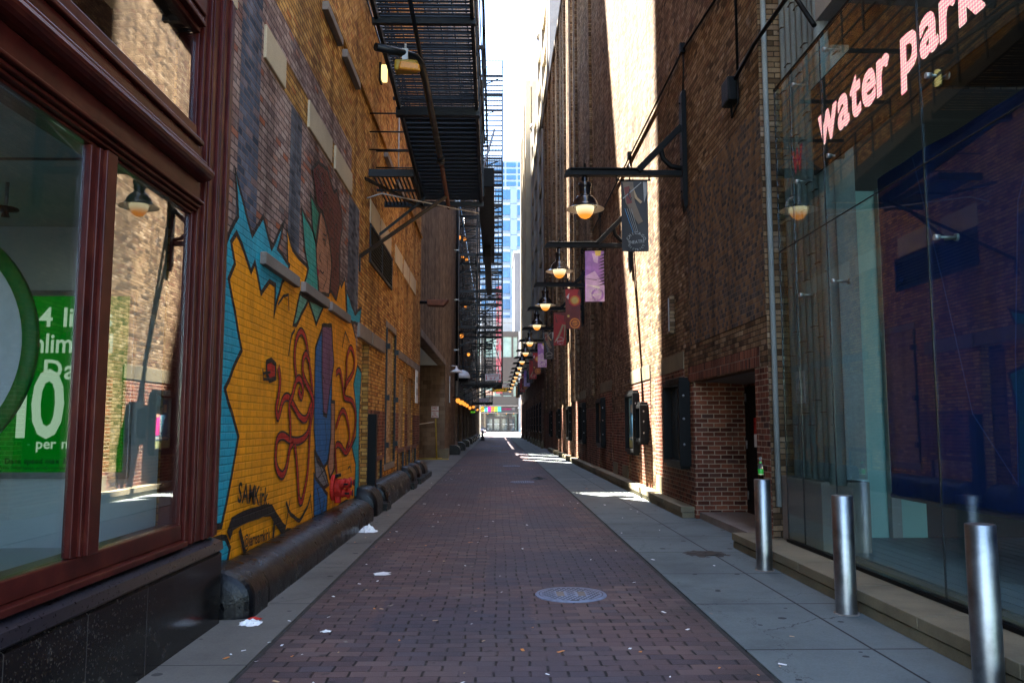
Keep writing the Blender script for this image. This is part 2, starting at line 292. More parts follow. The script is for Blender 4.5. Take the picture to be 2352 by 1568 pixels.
# ---------------------------------------------------------------- mesh builder
class MB:
    def __init__(s): s.v = []; s.f = []; s.mi = []; s.mats = []; s.sm = []
    def idx(s, m):
        if m not in s.mats: s.mats.append(m)
        return s.mats.index(m)
    def face(s, pts, m, smooth=False):
        b = len(s.v); s.v += [tuple(p) for p in pts]; s.f.append(tuple(range(b, b+len(pts)))); s.mi.append(s.idx(m)); s.sm.append(smooth)
    def box(s, x0, x1, y0, y1, z0, z1, m):
        b = len(s.v); s.v += [(x, y, z) for z in (z0, z1) for y in (y0, y1) for x in (x0, x1)]
        for q in ((0, 2, 3, 1), (4, 5, 7, 6), (0, 1, 5, 4), (2, 6, 7, 3), (0, 4, 6, 2), (1, 3, 7, 5)):
            s.f.append(tuple(b+i for i in q)); s.mi.append(s.idx(m)); s.sm.append(False)
        return s
    def bar(s, p, q, w_, h_, m):
        p, q = Vector(p), Vector(q); d = (q-p).normalized()
        a = d.cross(Vector((0, 0, 1)))
        if a.length < 1e-3: a = Vector((1, 0, 0))
        a.normalize(); u = a.cross(d)
        b = len(s.v)
        for e in (p, q):
            for sa, su in ((-1, -1), (1, -1), (1, 1), (-1, 1)): s.v.append(tuple(e + a*sa*w_/2 + u*su*h_/2))
        for f in ((0, 1, 2, 3), (7, 6, 5, 4), (0, 4, 5, 1), (1, 5, 6, 2), (2, 6, 7, 3), (3, 7, 4, 0)):
            s.f.append(tuple(b+i for i in f)); s.mi.append(s.idx(m)); s.sm.append(False)
        return s
    def tube(s, pts, r, m, n=8, closed=False):
        pts = [Vector(p) for p in pts]; b = len(s.v); k = len(pts)
        ref = None
        for i, p in enumerate(pts):
            d = (pts[min(i+1, k-1)] - pts[max(i-1, 0)]).normalized()
            if ref is None: ref = d.cross(Vector((0, 0, 1)))
            if ref.length < 1e-3: ref = d.cross(Vector((1, 0, 0)))
            a = (ref - d*ref.dot(d)).normalized(); ref = a; u = d.cross(a)
            rr = r[i] if isinstance(r, (list, tuple)) else r
            for j in range(n):
                t = 2*math.pi*j/n; s.v.append(tuple(p + a*math.cos(t)*rr + u*math.sin(t)*rr))
        mi = s.idx(m)
        for i in range(k-1):
            for j in range(n):
                s.f.append((b+i*n+j, b+i*n+(j+1) % n, b+(i+1)*n+(j+1) % n, b+(i+1)*n+j)); s.mi.append(mi); s.sm.append(True)
        s.f.append(tuple(b+j for j in reversed(range(n)))); s.mi.append(mi); s.sm.append(False)
        s.f.append(tuple(b+(k-1)*n+j for j in range(n))); s.mi.append(mi); s.sm.append(False)
        return s
    def lathe(s, prof, c, m, n=20, axis='z'):
        b = len(s.v); mi = s.idx(m)
        for r_, z in prof:
            for j in range(n):
                t = 2*math.pi*j/n; a, e = math.cos(t)*r_, math.sin(t)*r_
                s.v.append({'z': (c[0]+a, c[1]+e, c[2]+z), 'x': (c[0]+z, c[1]+a, c[2]+e), 'y': (c[0]+a, c[1]+z, c[2]+e)}[axis])
        for i in range(len(prof)-1):
            for j in range(n):
                s.f.append((b+i*n+j, b+i*n+(j+1) % n, b+(i+1)*n+(j+1) % n, b+(i+1)*n+j)); s.mi.append(mi); s.sm.append(True)
        return s
    def prism(s, pts, axis, a, b_, m):
        f = {'x': lambda p, t: (t, p[0], p[1]), 'y': lambda p, t: (p[0], t, p[1]), 'z': lambda p, t: (p[0], p[1], t)}[axis]
        b = len(s.v); n = len(pts); mi = s.idx(m)
        s.v += [f(p, a) for p in pts] + [f(p, b_) for p in pts]
        s.f.append(tuple(range(b, b+n))); s.f.append(tuple(b+n+i for i in reversed(range(n)))); s.mi += [mi, mi]; s.sm += [False, False]
        for i in range(n):
            j = (i+1) % n; s.f.append((b+i, b+n+i, b+n+j, b+j)); s.mi.append(mi); s.sm.append(False)
        return s
    def plate(s, pts, x, m): s.face([(x, p[0], p[1]) for p in pts], m)      # flat shape on a wall of constant x
    def strip(s, pts, width, fn, m, closed=False):
        """a flat mitred stroke along 2-D points; fn maps (a, b) to 3-D"""
        n = len(pts); L = []; Rr = []
        for i in range(n):
            p0 = Vector(pts[(i-1) % n] if closed or i else pts[i]); p1 = Vector(pts[(i+1) % n] if closed or i < n-1 else pts[i]); c_ = Vector(pts[i])
            d0 = (c_-p0); d1 = (p1-c_)
            d0 = d0.normalized() if d0.length > 1e-6 else d1.normalized(); d1 = d1.normalized() if d1.length > 1e-6 else d0
            t = d0+d1; t = t.normalized() if t.length > 1e-3 else d0; nn = Vector((-t.y, t.x)); k = 1/max(.55, nn.dot(Vector((-d0.y, d0.x))))
            L.append(c_+nn*width/2*k); Rr.append(c_-nn*width/2*k)
        for i in range(n if closed else n-1):
            j = (i+1) % n; s.face([fn(*L[i]), fn(*L[j]), fn(*Rr[j]), fn(*Rr[i])], m)
    def text(s, st, size, org, xd, ud, m, gap=.08, align='l', shear=0.0, wid=1.0):
        org, xd, ud = Vector(org), Vector(xd), Vector(ud); W = 0
        for ch in st: W += (.32 if ch == ' ' else GL[ch][2]*wid+gap)
        x = {'l': 0, 'c': -W/2, 'r': -W}[align]; mi = s.idx(m)
        for ch in st:
            if ch == ' ': x += .32; continue
            vs_, fs, wd = GL[ch]; b = len(s.v)
            s.v += [tuple(org + xd*(x+a*wid+e*shear)*size + ud*e*size) for a, e in vs_]
            for f in fs: s.f.append(tuple(b+i for i in f)); s.mi.append(mi); s.sm.append(False)
            x += wd*wid+gap
        return W*size
    def arc_text(s, st, size, c, rad, a0, a1, xd, ud, m, flip=False):
        c, xd, ud = Vector(c), Vector(xd), Vector(ud); n = len(st)
        for i, ch in enumerate(st):
            if ch == ' ': continue
            t = R(a0+(a1-a0)*(i/(n-1))); rv = xd*math.cos(t)+ud*math.sin(t)
            up = rv if not flip else -rv; right = xd*math.sin(t)-ud*math.cos(t)
            if flip: right = -right
            s.text(ch, size, c+rv*rad, right, up, m, gap=0, align='c')
    def panel(s, axis, x, thick, h0, h1, z0, z1, m, holes=(), back=True):
        """wall sheet with real openings. axis 'x': face at x looking to +thick side reversed; h runs along y (or x)"""
        hs = sorted({h0, h1, *[q for o in holes for q in o[:2]]}); zs = sorted({z0, z1, *[q for o in holes for q in o[2:4]]})
        hs = [q for q in hs if h0 <= q <= h1]; zs = [q for q in zs if z0 <= q <= z1]
        P = (lambda t, h, z: (t, h, z)) if axis == 'x' else (lambda t, h, z: (h, t, z))
        xb = x+thick
        for i in range(len(hs)-1):
            for j in range(len(zs)-1):
                a, b, c_, d = hs[i], hs[i+1], zs[j], zs[j+1]; mh, mz = (a+b)/2, (c_+d)/2
                if any(o[0] < mh < o[1] and o[2] < mz < o[3] for o in holes): continue
                s.face([P(x, a, c_), P(x, b, c_), P(x, b, d), P(x, a, d)], m)
                if back: s.face([P(xb, a, c_), P(xb, a, d), P(xb, b, d), P(xb, b, c_)], m)
        rings = [(h0, h1, z0, z1)] + [o[:4] for o in holes]
        for a, b, c_, d in rings:
            for q in (((a, c_), (b, c_)), ((b, c_), (b, d)), ((b, d), (a, d)), ((a, d), (a, c_))):
                s.face([P(x, *q[0]), P(x, *q[1]), P(xb, *q[1]), P(xb, *q[0])], m)
        return s
    def build(s, name, parent=None, bevel=0.0, seg=2):
        off = ROOT.get(parent.name, Vector((0, 0, 0))) if parent else Vector((0, 0, 0))
        me = bpy.data.meshes.new(name); me.from_pydata([tuple(Vector(v)-off) for v in s.v], [], s.f)
        for m in s.mats: me.materials.append(M[m])
        me.polygons.foreach_set('material_index', s.mi); me.polygons.foreach_set('use_smooth', s.sm); me.update()
        o = bpy.data.objects.new(name, me); scene.collection.objects.link(o)
        if parent: o.parent = parent; ROOT[o.name] = off
        if 'guard' in s.mats:
            me.polygons.foreach_set('use_smooth', [True]*len(me.polygons)); es_ = o.modifiers.new('edge_split', 'EDGE_SPLIT'); es_.split_angle = R(50); bevel = 0
        if bevel:
            b = o.modifiers.new('bevel', 'BEVEL'); b.width = bevel; b.segments = seg; b.limit_method = 'ANGLE'; b.angle_limit = R(40)
        return o
ROOT = {}
def thing(name, label, cat, loc=(0, 0, 0), group=None):
    o = bpy.data.objects.new(name, None); scene.collection.objects.link(o); o.location = loc; o.empty_display_size = .2
    o['label'] = label; o['category'] = cat
    if group: o['group'] = group
    ROOT[o.name] = Vector(loc); return o
def tag(o, label, cat, group=None):
    o['label'] = label; o['category'] = cat
    if group: o['group'] = group
    return o
def solo(mb, name, label, cat, loc, group=None, bevel=0.0):
    """a thing that is one mesh: vertices given in world space, origin moved to its base"""
    mb.v = [tuple(Vector(v)-Vector(loc)) for v in mb.v]; o = mb.build(name, None, bevel); o.location = loc
    return tag(o, label, cat, group)
def struct(mb, name, kind='structure'):
    o = mb.build(name); o['kind'] = kind; return o
def each(name, parent, boxes, m, bevel=0.0):
    for b_ in boxes: q_ = MB(); q_.box(*b_, m); q_.build(name, parent, bevel)
def dup(root, loc, label=None, rotz=None):
    r = root.copy(); scene.collection.objects.link(r); r.location = loc
    if rotz is not None: r.rotation_euler = (0, 0, rotz)
    if label: r['label'] = label
    for ch in list(root.children):
        c = ch.copy(); scene.collection.objects.link(c); c.parent = r
        for gch in list(ch.children):
            d = gch.copy(); scene.collection.objects.link(d); d.parent = c
    return r
ORD = ['nearest', 'second', 'third', 'fourth', 'fifth', 'sixth', 'seventh', 'eighth', 'ninth', 'tenth', 'eleventh', 'twelfth', 'thirteenth', 'farthest']
XL, XR = -2.47, 3.45

# ================================================================ SETTING
mb = MB(); mb.box(-400, 400, -60, 1500, -.6, -.25, 'asphalt'); struct(mb, 'ground')
mb = MB(); mb.box(-1.63, 1.745, -8, 119.6, -.24, 0, 'pavers'); struct(mb, 'alley_road')
mb = MB(); mb.box(-1.663, -1.634, -8, 119.6, -.24, -.004, 'joint'); mb.box(1.749, 1.785, -8, 119.6, -.24, -.004, 'joint'); struct(mb, 'road_joint')
mb = MB(); mb.box(-9.8, -1.667, -8, 119.4, -.24, .006, 'walk_l'); struct(mb, 'sidewalk_left')
mb = MB(); mb.box(1.789, 4.6, -8, 119.4, -.24, .008, 'walk'); struct(mb, 'sidewalk_right')
mb = MB()
for y0, y1, z0, z1 in ((119.7, 141, .0, .22),): mb.prism([(y0, z0), (y1, z1), (y1, -.24), (y0, -.24)], 'x', -90, 90, 'street')
struct(mb, 'cross_street')
mb = MB(); mb.box(-90, 90, 141.01, 151.9, -.24, .4, 'street'); struct(mb, 'far_pavement')

# ================================================================ LEFT: shop with the red-brown frames
shop = thing('shop_building', 'shop front with mahogany window frames over a polished dark granite base', 'shop', (XL, 3.5, 0))
XS = -2.27
mb = MB(); mb.prism([(-2.6, 0), (XS+.03, 0), (XS+.03, .56), (XS+.012, .575), (-2.6, .575)], 'y', -1, 6.88, 'granite'); mb.build('granite_base', shop)
mb = MB(); mb.prism([(-2.6, .577), (XS+.014, .577), (XS+.04, .595), (XS+.03, .66), (XS-.10, .70), (-2.6, .70)], 'y', -1, 6.89, 'granite_lip'); mb.build('window_sill', shop)
# frame members: stepped mouldings along the wall and up the right jamb
def prof_y(steps, y0, y1, name):      # steps: (z0, z1, face x)
    b = MB()
    for z0, z1, x in steps: b.box(-2.52, x, y0, y1, z0, z1, 'wood')
    return b.build(name, shop, .008)
prof_y([(.703, .745, XS-.02), (.747, .863, XS-.075)], -1, 6.27, 'bottom_rail')
prof_y([(3.225, 3.243, XS-.085), (3.245, 3.265, XS-.05), (3.267, 3.29, XS-.02), (3.292, 3.315, XS+.01), (3.317, 3.47, XS-.03), (3.60, 3.63, XS+.02), (3.632, 3.76, XS-.04), (3.762, 3.80, XS-.01), (3.802, 3.93, XS-.075)], -1, 6.255, 'transom_beam')
mb = MB(); mb.prism([(-2.5, 3.472)] + [(XS-.03 + .11*math.sin(t*math.pi/10), 3.535-.063*math.cos(t*math.pi/10)) for t in range(11)] + [(-2.5, 3.598)], 'y', -1, 6.25, 'wood'); mb.build('bullnose_moulding', shop)
prof_y([(4.69, 4.73, XS-.08), (4.732, 4.77, XS-.03), (4.772, 4.82, XS-.05)], -1, 6.255, 'head_rail')
mb = MB()
for y0, y1, x in ((6.26, 6.30, XS-.085), (6.302, 6.38, XS-.06), (6.382, 6.41, XS-.035), (6.412, 6.48, XS-.06), (6.482, 6.60, XS-.045), (6.602, 6.63, XS-.02), (6.632, 6.68, XS-.045), (6.682, 6.78, XS-.03), (6.782, 6.82, XS-.008), (6.822, 6.90, XS-.02)):
    mb.box(-2.52, x, y0, y1, .703, 5.25, 'wood')
mb.build('jamb_moulding', shop, .006)
for y0, y1 in ((4.66, 4.97), (1.95, 2.26)):
    mb = MB(); mb.box(-2.40, XS-.075, y0, y1, .865, 3.223, 'wood'); mb.box(-2.40, XS-.03, y0+.1, y0+.23, .865, 3.223, 'wood'); mb.box(-2.40, XS-.055, y0+.06, y0+.098, .865, 3.223, 'wood'); mb.build('mullion', shop, .006)
mb = MB(); mb.box(-2.42, XS-.05, 3.0, 3.12, 3.932, 4.688, 'wood'); mb.build('transom_bar', shop, .006)
for y0, y1, z0, z1 in ((4.972, 6.258, .865, 3.223), (2.262, 4.658, .865, 3.223), (-1, 1.948, .865, 3.223), (3.122, 6.258, 3.932, 4.688), (-1, 2.998, 3.932, 4.688)):
    mb = MB(); mb.box(XS-.122, XS-.112, y0, y1, z0, z1, 'glass'); mb.build('window_pane', shop)
mb = MB(); mb.box(-14, XS-.02, -1, 6.95, 5.25, 40.3, 'stone'); mb.build('upper_wall', shop)
mb = MB(); mb.box(-2.5, XS-.03, -1, 6.255, 4.822, 5.24, 'wood'); mb.build('head_panel', shop, .01)
M['room'] = plain('shop_room_paint', (.56, .62, .62), .8, var=.06, scale=2); M['ceil'] = plain('ceiling_tile', (.35, .40, .37), .9, var=.08)
mb = MB(); mb.box(-7, -2.53, -1, 7.7, 3.45, 3.5, 'ceil'); mb.box(-7, -2.53, -1, 7.7, .45, .5, 'room'); mb.box(-7, -2.54, 7.62, 7.72, .5, 3.45, 'room'); mb.box(-7.1, -7, -1, 7.7, .45, 3.5, 'room'); mb.box(-7, -2.5, -1.1, -1, .0, 5.2, 'room')
mb.box(-3.4, -3.35, -1, 6.9, 3.51, 5.2, 'black'); mb.build('shop_interior', shop)
mb = MB()
for y in (1.6, 3.6, 5.6): mb.box(-6.8, -2.6, y, y+.02, 3.435, 3.449, 'sill')
mb.build('ceiling_grid', shop)
sp = thing('sprinkler_head', 'small dark sprinkler head hanging from the shop ceiling', 'sprinkler', (-3.75, 6.2, 3.45))
mb = MB(); mb.tube([(-3.75, 6.2, 3.45), (-3.75, 6.2, 3.25)], .014, 'galv'); mb.build('stem', sp)
mb = MB(); mb.lathe([(.0, -.2), (.09, -.2), (.09, -.215), (.02, -.23), (.03, -.27), (0, -.27)], (-3.75, 6.2, 3.45), 'black', 14); mb.build('deflector', sp)
M['poster_g'] = glow('lit_green_poster', (.0, .13, .006), 1.0); M['poster_w'] = glow('lit_white_print', (.42, .62, .42), 1.0); M['ring_g'] = plain('green_ring', (.01, .2, .02), .5, var=.1)
M['disc_w'] = plain('grey_white_disc', (.78, .84, .88), .5, var=.1)
po = thing('advertising_poster', 'green lit poster reading 4 lines unlimited data 100 inside the shop', 'poster', (-3.95, 7.55, 1.17))
mb = MB(); mb.box(-4.6, -3.33, 7.55, 7.6, 1.12, 2.84, 'galv'); mb.build('poster_frame', po, .01)
mb = MB(); mb.box(-4.55, -3.38, 7.535, 7.552, 1.18, 2.78, 'poster_g'); mb.build('printed_sheet', po)
mb = MB(); X_, U_ = (1, 0, 0), (0, 0, 1); yf = 7.53
mb.text('4 lines', .25, (-4.19, yf, 2.50), X_, U_, 'poster_w', .08); mb.text('Unlimited', .25, (-4.37, yf, 2.26), X_, U_, 'poster_w', .07, wid=.85); mb.text('Data', .25, (-4.12, yf, 2.02), X_, U_, 'poster_w', .08)
mb.text('100', .86, (-4.34, yf, 1.50), X_, U_, 'poster_w', .05, wid=.72); mb.text('per month', .13, (-4.15, yf, 1.39), X_, U_, 'poster_w', .06)
mb.text('Data speed max 3Mbps', .07, (-4.42, yf, 1.255), X_, U_, 'black_ink', .06); mb.text('After 22GB/line/mo, we may prioritise your data', .035, (-4.46, yf, 1.205), X_, U_, 'black_ink', .06); mb.build('lettering', po)
dc = thing('round_advertising_sign', 'big pale disc with a green rim standing behind the shop window', 'sign', (-4.45, 6.2, .5))
mb = MB(); mb.lathe([(.97, -.02), (.97, .02), (0, .02)], (-4.45, 6.2, 2.2), 'disc_w', 48, 'y'); mb.lathe([(0, -.021), (.97, -.021)], (-4.45, 6.2, 2.2), 'disc_w', 48, 'y'); mb.build('disc', dc)
mb = MB(); mb.lathe([(.90, -.03), (1.0, -.03), (1.0, .03), (.90, .03), (.90, -.03)], (-4.45, 6.2, 2.2), 'ring_g', 64, 'y'); mb.prism([(-4.0, 1.5), (-3.88, 1.42), (-4.2, .95), (-4.32, 1.0)], 'y', 6.16, 6.24, 'ring_g'); mb.build('rim', dc)
mb = MB(); mb.bar((-4.45, 6.25, .5), (-4.45, 6.25, 1.3), .06, .04, 'galv'); mb.build('stand', dc)

# ================================================================ LEFT: brick building with the mural
bl = thing('brick_building', 'tall golden brick building with a colourful street mural on its lower wall', 'building', (XL, 17, 0))
mb = MB(); mb.panel('x', XL, -.35, 6.96, 26.55, 0, 40.3, 'brick_gold', [(15.1, 15.9, 0.0, 3.15), (15.72, 19.1, 4.75, 5.52), (18.35, 19.95, .74, 3.78), (20.9, 22.3, .98, 2.95), (23.0, 24.4, .98, 2.95), (16.3, 17.9, .3, .86), (20.75, 22.1, .3, .9), (22.6, 23.7, .3, .9), (24.3, 25.4, .3, .9)]); mb.build('wall', bl)
mb = MB(); mb.box(-14, -2.83, 7.75, 26.5, 0, 40.3, 'brick_dark'); mb.build('body', bl)
each('bricked_up_opening', bl, [(-2.75, XL-.18, 15.1, 15.9, 0, 3.15)], 'brick_dark')
each('bricked_up_opening', bl, [(-2.8, XL-.05, 18.35, 19.95, .74, 3.78)] + [(-2.8, XL-.05, a, b, .98, 2.95) for a, b in ((20.9, 22.3), (23.0, 24.4))] + [(-2.8, XL-.06, a, b, .3, z) for a, b, z in ((16.3, 17.9, .86), (20.75, 22.1, .9), (22.6, 23.7, .9), (24.3, 25.4, .9))], 'brick_infill')
mb = MB()   # fields of a different brick, 6 mm proud of the wall
mb.box(XL, XL+.006, 6.97, 14.52, 2.6, 5.45, 'brick_mural'); mb.box(XL, XL+.006, 6.97, 8.35, 5.45, 6.6, 'brick_mural'); mb.box(XL, XL+.006, 8.36, 13.6, 5.86, 6.3, 'brick_mural'); mb.build('pink_brick_field', bl)
mb = MB()
for a, b, z0, z1, m in ((7.62, 8.28, 3.0, 6.58, 'brick_blue'), (9.55, 10.1, 3.2, 5.44, 'brick_grey'), (13.45, 14.45, 3.35, 5.44, 'brick_grey'), (6.99, 7.4, 4.6, 6.58, 'brick_grey')): each('overpainted_patch', bl, [(XL+.0062, XL+.0072, a, b, z0, z1)], m)
POLY= {'orange':[(7.48,3.39),(8.09,3.49),(8.52,3.67),(9.04,3.54),(9.59,3.48),(9.47,3.91),(9.78,3.71),(10.61,3.64),(11.24,3.46),(11.83,3.5),(12.11,3.59),(12.5,3.52),(12.73,3.87),(12.92,3.78),(13.19,3.97),(13.4,3.45),(13.77,3.41),(14.33,3.12),(14.55,2.66),(14.19,2.3),(14.57,1.79),(14.53,1.4),(14.15,1.24),(14.55,0.92),(14.49,0.34),(11.03,0.32),(8.82,0.31),(7.62,0.3),(7.02,0.25)],'teal_left':[(7.34,3.21),(7.48,3.39),(7.69,3.58),(7.55,4.0),(7.96,3.64),(8.15,3.5),(8.51,3.79),(8.86,3.52),(9.38,3.98),(9.11,3.57),(9.64,3.49),(9.59,3.41),(9.34,3.23),(9.12,2.96),(9.04,2.8),(9.06,3.15),(8.82,3.15),(8.52,2.97),(8.4,3.11),(8.27,3.25),(8.15,3.13),(7.84,3.33),(7.66,3.41),(7.51,3.29),(7.64,3.11),(7.48,2.94),(7.8,2.49),(7.93,2.32),(7.48,1.93),(7.92,1.49),(7.62,0.87),(7.52,0.7),(7.02,0.75)],'teal_low':[(7.53,0.6),(7.65,0.58),(7.78,0.47),(7.68,0.29),(7.02,0.2),(7.02,0.6)],'teal_right':[(13.36,3.8),(14.19,3.52),(14.88,3.74),(14.7,3.41),(13.88,3.35),(13.46,3.37)],'teal_right_low':[(14.55,2.66),(15.0,2.55),(14.82,1.79),(14.94,0.31),(14.49,0.34),(14.55,0.92),(14.15,1.24),(14.53,1.4),(14.57,1.79),(14.19,2.3)],'green':[(10.16,4.33),(10.81,4.19),(10.99,4.07),(11.09,3.83),(11.24,3.42),(10.42,3.41),(10.61,3.64),(10.4,3.83)],'dkgreen':[(10.63,4.63),(11.18,4.53),(11.02,4.07),(10.81,4.19)],'skin':[(11.26,4.59),(11.8,4.47),(12.0,4.18),(12.09,3.94),(11.95,3.5),(11.28,3.42),(11.08,3.82),(11.02,4.0),(11.14,4.3)],'hair':[(11.04,4.59),(10.69,5.01),(11.04,5.21),(11.63,5.3),(12.14,5.1),(12.35,5.2),(12.79,4.96),(12.86,4.72),(12.67,4.41),(12.73,3.8),(12.5,3.52),(12.02,3.59),(12.1,4.03),(11.82,4.34),(11.36,4.62)],'streak':[(10.72,5.01),(11.34,4.87),(11.36,4.62),(11.05,4.6)],'lip':[(11.08,3.76),(11.28,3.71),(11.15,3.63)],'greenlow':[(10.2,3.25),(11.59,3.27),(11.15,2.97),(10.66,3.23),(10.04,2.82),(9.9,2.81)],'blue':[(11.15,2.65),(11.62,3.02),(12.18,3.08),(12.32,2.38),(12.31,1.43),(12.12,1.06),(11.85,1.0),(11.31,1.23),(11.17,1.55),(11.14,2.3)],'purple':[(11.54,3.0),(12.18,3.08),(12.42,2.55),(12.12,2.04),(11.98,1.73),(11.76,1.75),(11.59,2.33)],'arm':[(12.27,1.95),(12.55,1.95),(12.62,0.94),(12.32,0.82),(12.14,1.01),(12.33,1.43)],'grey':[(11.23,1.25),(11.42,1.11),(11.85,1.0),(12.23,0.73),(11.88,0.71),(11.34,0.88)],'bluelow':[(11.24,0.94),(11.88,0.7),(12.17,0.6),(12.12,0.34),(11.3,0.36)],'pot':[(8.79,2.27),(8.97,2.31),(9.15,2.27),(9.17,2.12),(8.93,2.08),(8.8,2.15)],'black':[(7.62,0.3),(8.22,0.34),(8.82,0.34),(9.18,0.36),(9.45,0.35),(9.86,0.4),(10.34,0.32),(11.02,0.35),(11.4,0.37),(12.03,0.32),(12.73,0.33),(13.24,0.38),(13.8,0.38),(14.94,0.31),(14.85,0.2),(7.02,0.2),(7.02,0.24)]}
RIB= {'r1':[(10.09,2.17),(9.98,2.42),(10.04,2.64),(10.27,2.77),(10.54,2.69),(10.75,2.42),(10.97,2.08),(10.91,1.74),(10.8,1.51),(10.38,1.41),(9.9,1.42),(9.53,1.48),(9.29,1.43),(9.25,1.21),(9.37,1.08),(9.58,1.03),(9.75,1.13),(9.87,1.33),(10.02,1.39)],'r2':[(9.24,2.25),(9.33,2.12),(9.29,1.93),(9.21,1.79),(9.3,1.69),(9.48,1.88),(9.7,1.93),(9.93,1.86),(10.35,1.7),(10.69,1.69),(10.9,1.87)],'r3':[(9.88,1.43),(9.84,1.65),(9.78,1.84),(9.92,1.96),(10.09,2.14),(10.29,2.17),(10.45,2.06),(10.36,1.95),(10.2,2.04)],'r4':[(10.79,2.41),(10.56,2.51),(10.4,2.4),(10.48,2.2),(11.05,1.93),(10.9,1.57),(10.83,1.03),(10.62,0.72),(10.51,0.64),(10.37,0.71),(10.25,1.06),(10.1,1.37)],'r5':[(13.25,2.08),(13.43,2.37),(13.46,2.71),(13.78,2.9),(14.13,2.77),(14.08,2.52),(13.44,2.27),(13.29,2.05),(14.06,2.0),(14.41,1.73),(14.14,1.35),(13.56,1.15),(13.0,1.29),(12.65,1.25),(12.8,0.81)],'r6':[(12.65,1.57),(13.08,1.82),(13.5,1.75),(13.83,1.41),(13.53,1.19)],'r7':[(12.56,2.39),(12.87,2.44),(13.14,2.2),(13.21,2.08)]}
BLK= {'k1':([(7.67,0.59),(7.77,0.69),(8.08,0.71),(8.44,0.71),(8.78,0.71),(9.09,0.68),(9.29,0.57),(9.72,0.38)],0.13),'k2':([(7.99,0.61),(8.2,0.33)],0.07),'k3':([(9.23,0.55),(9.2,0.37)],0.07),'k4':([(9.72,0.71),(9.96,0.54),(10.4,0.42),(10.82,0.55),(11.0,0.69)],0.05),'k5':([(9.72,0.42),(9.9,0.73)],0.03),'k6':([(10.99,0.63),(11.13,0.36)],0.03),'k7':([(9.64,2.41),(9.76,2.67),(9.91,2.75)],0.04),'k8':([(9.11,2.94),(9.33,3.07),(9.55,3.12),(9.6,2.94)],0.035),'k9':([(8.59,2.19),(8.63,2.08),(8.9,2.09)],0.03),'k10':([(8.62,2.14),(8.89,2.17)],0.03),'k11':([(8.73,2.23),(8.78,2.08)],0.03),'k12':([(12.96,2.82),(13.2,3.1),(13.58,2.96)],0.03),'k13':([(11.36,0.75),(11.71,0.37),(11.9,0.55)],0.03),'k14':([(11.29,4.57),(11.45,4.48),(11.59,4.32),(11.49,4.12)],0.03),'k15':([(11.31,1.16),(11.98,0.75)],0.02),'k16':([(11.85,0.98),(11.39,0.88)],0.02),'k17':([(11.77,1.66),(11.91,1.39),(11.82,1.21)],0.02),'k18':([(13.67,0.89),(13.88,0.92),(14.01,0.81)],0.03),'k19':([(10.79,5.01),(11.4,4.97),(11.55,4.63)],0.02),'k20':([(11.37,5.19),(11.6,4.88),(11.96,4.5)],0.02)}
mb = MB(); lay = dict(orange=('m_orange', 1), teal_left=('m_teal', 2), teal_low=('m_teal', 2), teal_right=('m_teal', 2), teal_right_low=('m_teal', 2), green=('m_green', 3), dkgreen=('m_dkgreen', 3),
    skin=('m_skin', 4), hair=('m_hair', 5), streak=('m_maroon', 6), lip=('m_lip', 6), greenlow=('m_greenlow', 3), blue=('m_blue', 3), purple=('m_purple', 4), arm=('m_skin', 4), grey=('m_grey', 4), bluelow=('m_blue', 3), pot=('m_red', 4), black=('m_black', 6))
x0 = XL+.0078; on = lambda x: (lambda a, b: (x, a, b))
rj = random.Random(5)
def rough(p, closed=True):
    out = []; n = len(p)
    for i in range(n if closed else n-1):
        a, b = Vector(p[i]), Vector(p[(i+1) % n]); k = max(1, int((b-a).length/.14)); out.append(tuple(a))
        for j in range(1, k): q_ = a.lerp(b, j/k); out.append((q_.x+rj.uniform(-.012, .012), q_.y+rj.uniform(-.012, .012)))
    return out if closed else out+[tuple(p[-1])]
for k, p in POLY.items():
    p = rough(p); m, L = lay[k]; mb.plate(p, x0+.0018*L, m)
    if k not in ('orange', 'black', 'streak', 'lip'): mb.strip(p, .055, on(x0+.0018*L+.0006), 'm_black', True)
mb.strip(rough(POLY['orange'][:18], False), .055, on(x0+.0022), 'm_black')
q = x0+.0135
def smooth(p, n=4):
    out = []
    for i in range(len(p)-1):
        a, b, c, d = p[max(0, i-1)], p[i], p[i+1], p[min(len(p)-1, i+2)]
        for k in range(n):
            t = k/n; out.append(tuple(.5*(2*b[j]+(c[j]-a[j])*t+(2*a[j]-5*b[j]+4*c[j]-d[j])*t*t+(3*b[j]-a[j]-3*c[j]+d[j])*t**3) for j in (0, 1)))
    return out+[p[-1]]
for k, p in RIB.items():
    p = smooth(p); mb.strip(p, .115, on(q), 'm_black'); mb.strip(p, .066, on(q+.0004), 'm_red'); q += .0009
for ca_, cz_, rr_ in ((10.95, 4.95, .16), (11.25, 5.0, .14), (11.5, 4.75, .2), (11.9, 4.6, .22), (12.3, 4.5, .18), (12.0, 4.2, .2), (12.45, 4.1, .16), (11.15, 4.75, .12), (12.25, 3.85, .14)):
    mb.strip([(ca_+rr_*math.cos(t*.7)*(1-.07*t), cz_+rr_*math.sin(t*.7)*(1-.07*t)) for t in range(8)], .022, on(q), 'm_black'); q += .0002
for pts_ in ([(11.35, 4.2), (11.5, 4.22), (11.6, 4.18)], [(11.38, 4.28), (11.6, 4.3)], [(11.25, 3.98), (11.18, 3.9), (11.3, 3.86)], [(11.22, 3.74), (11.4, 3.72), (11.5, 3.76)], [(11.75, 4.1), (11.7, 3.7), (11.45, 3.5)], [(12.0, 2.6), (12.05, 2.0)], [(11.55, 2.3), (11.75, 2.2)], [(11.6, 1.8), (11.9, 1.75)]):
    mb.strip(pts_, .02, on(q), 'm_black'); q += .0002
for k, (p, wd) in BLK.items(): mb.strip(rough(p, False), wd, on(q), 'm_black'); q += .0003
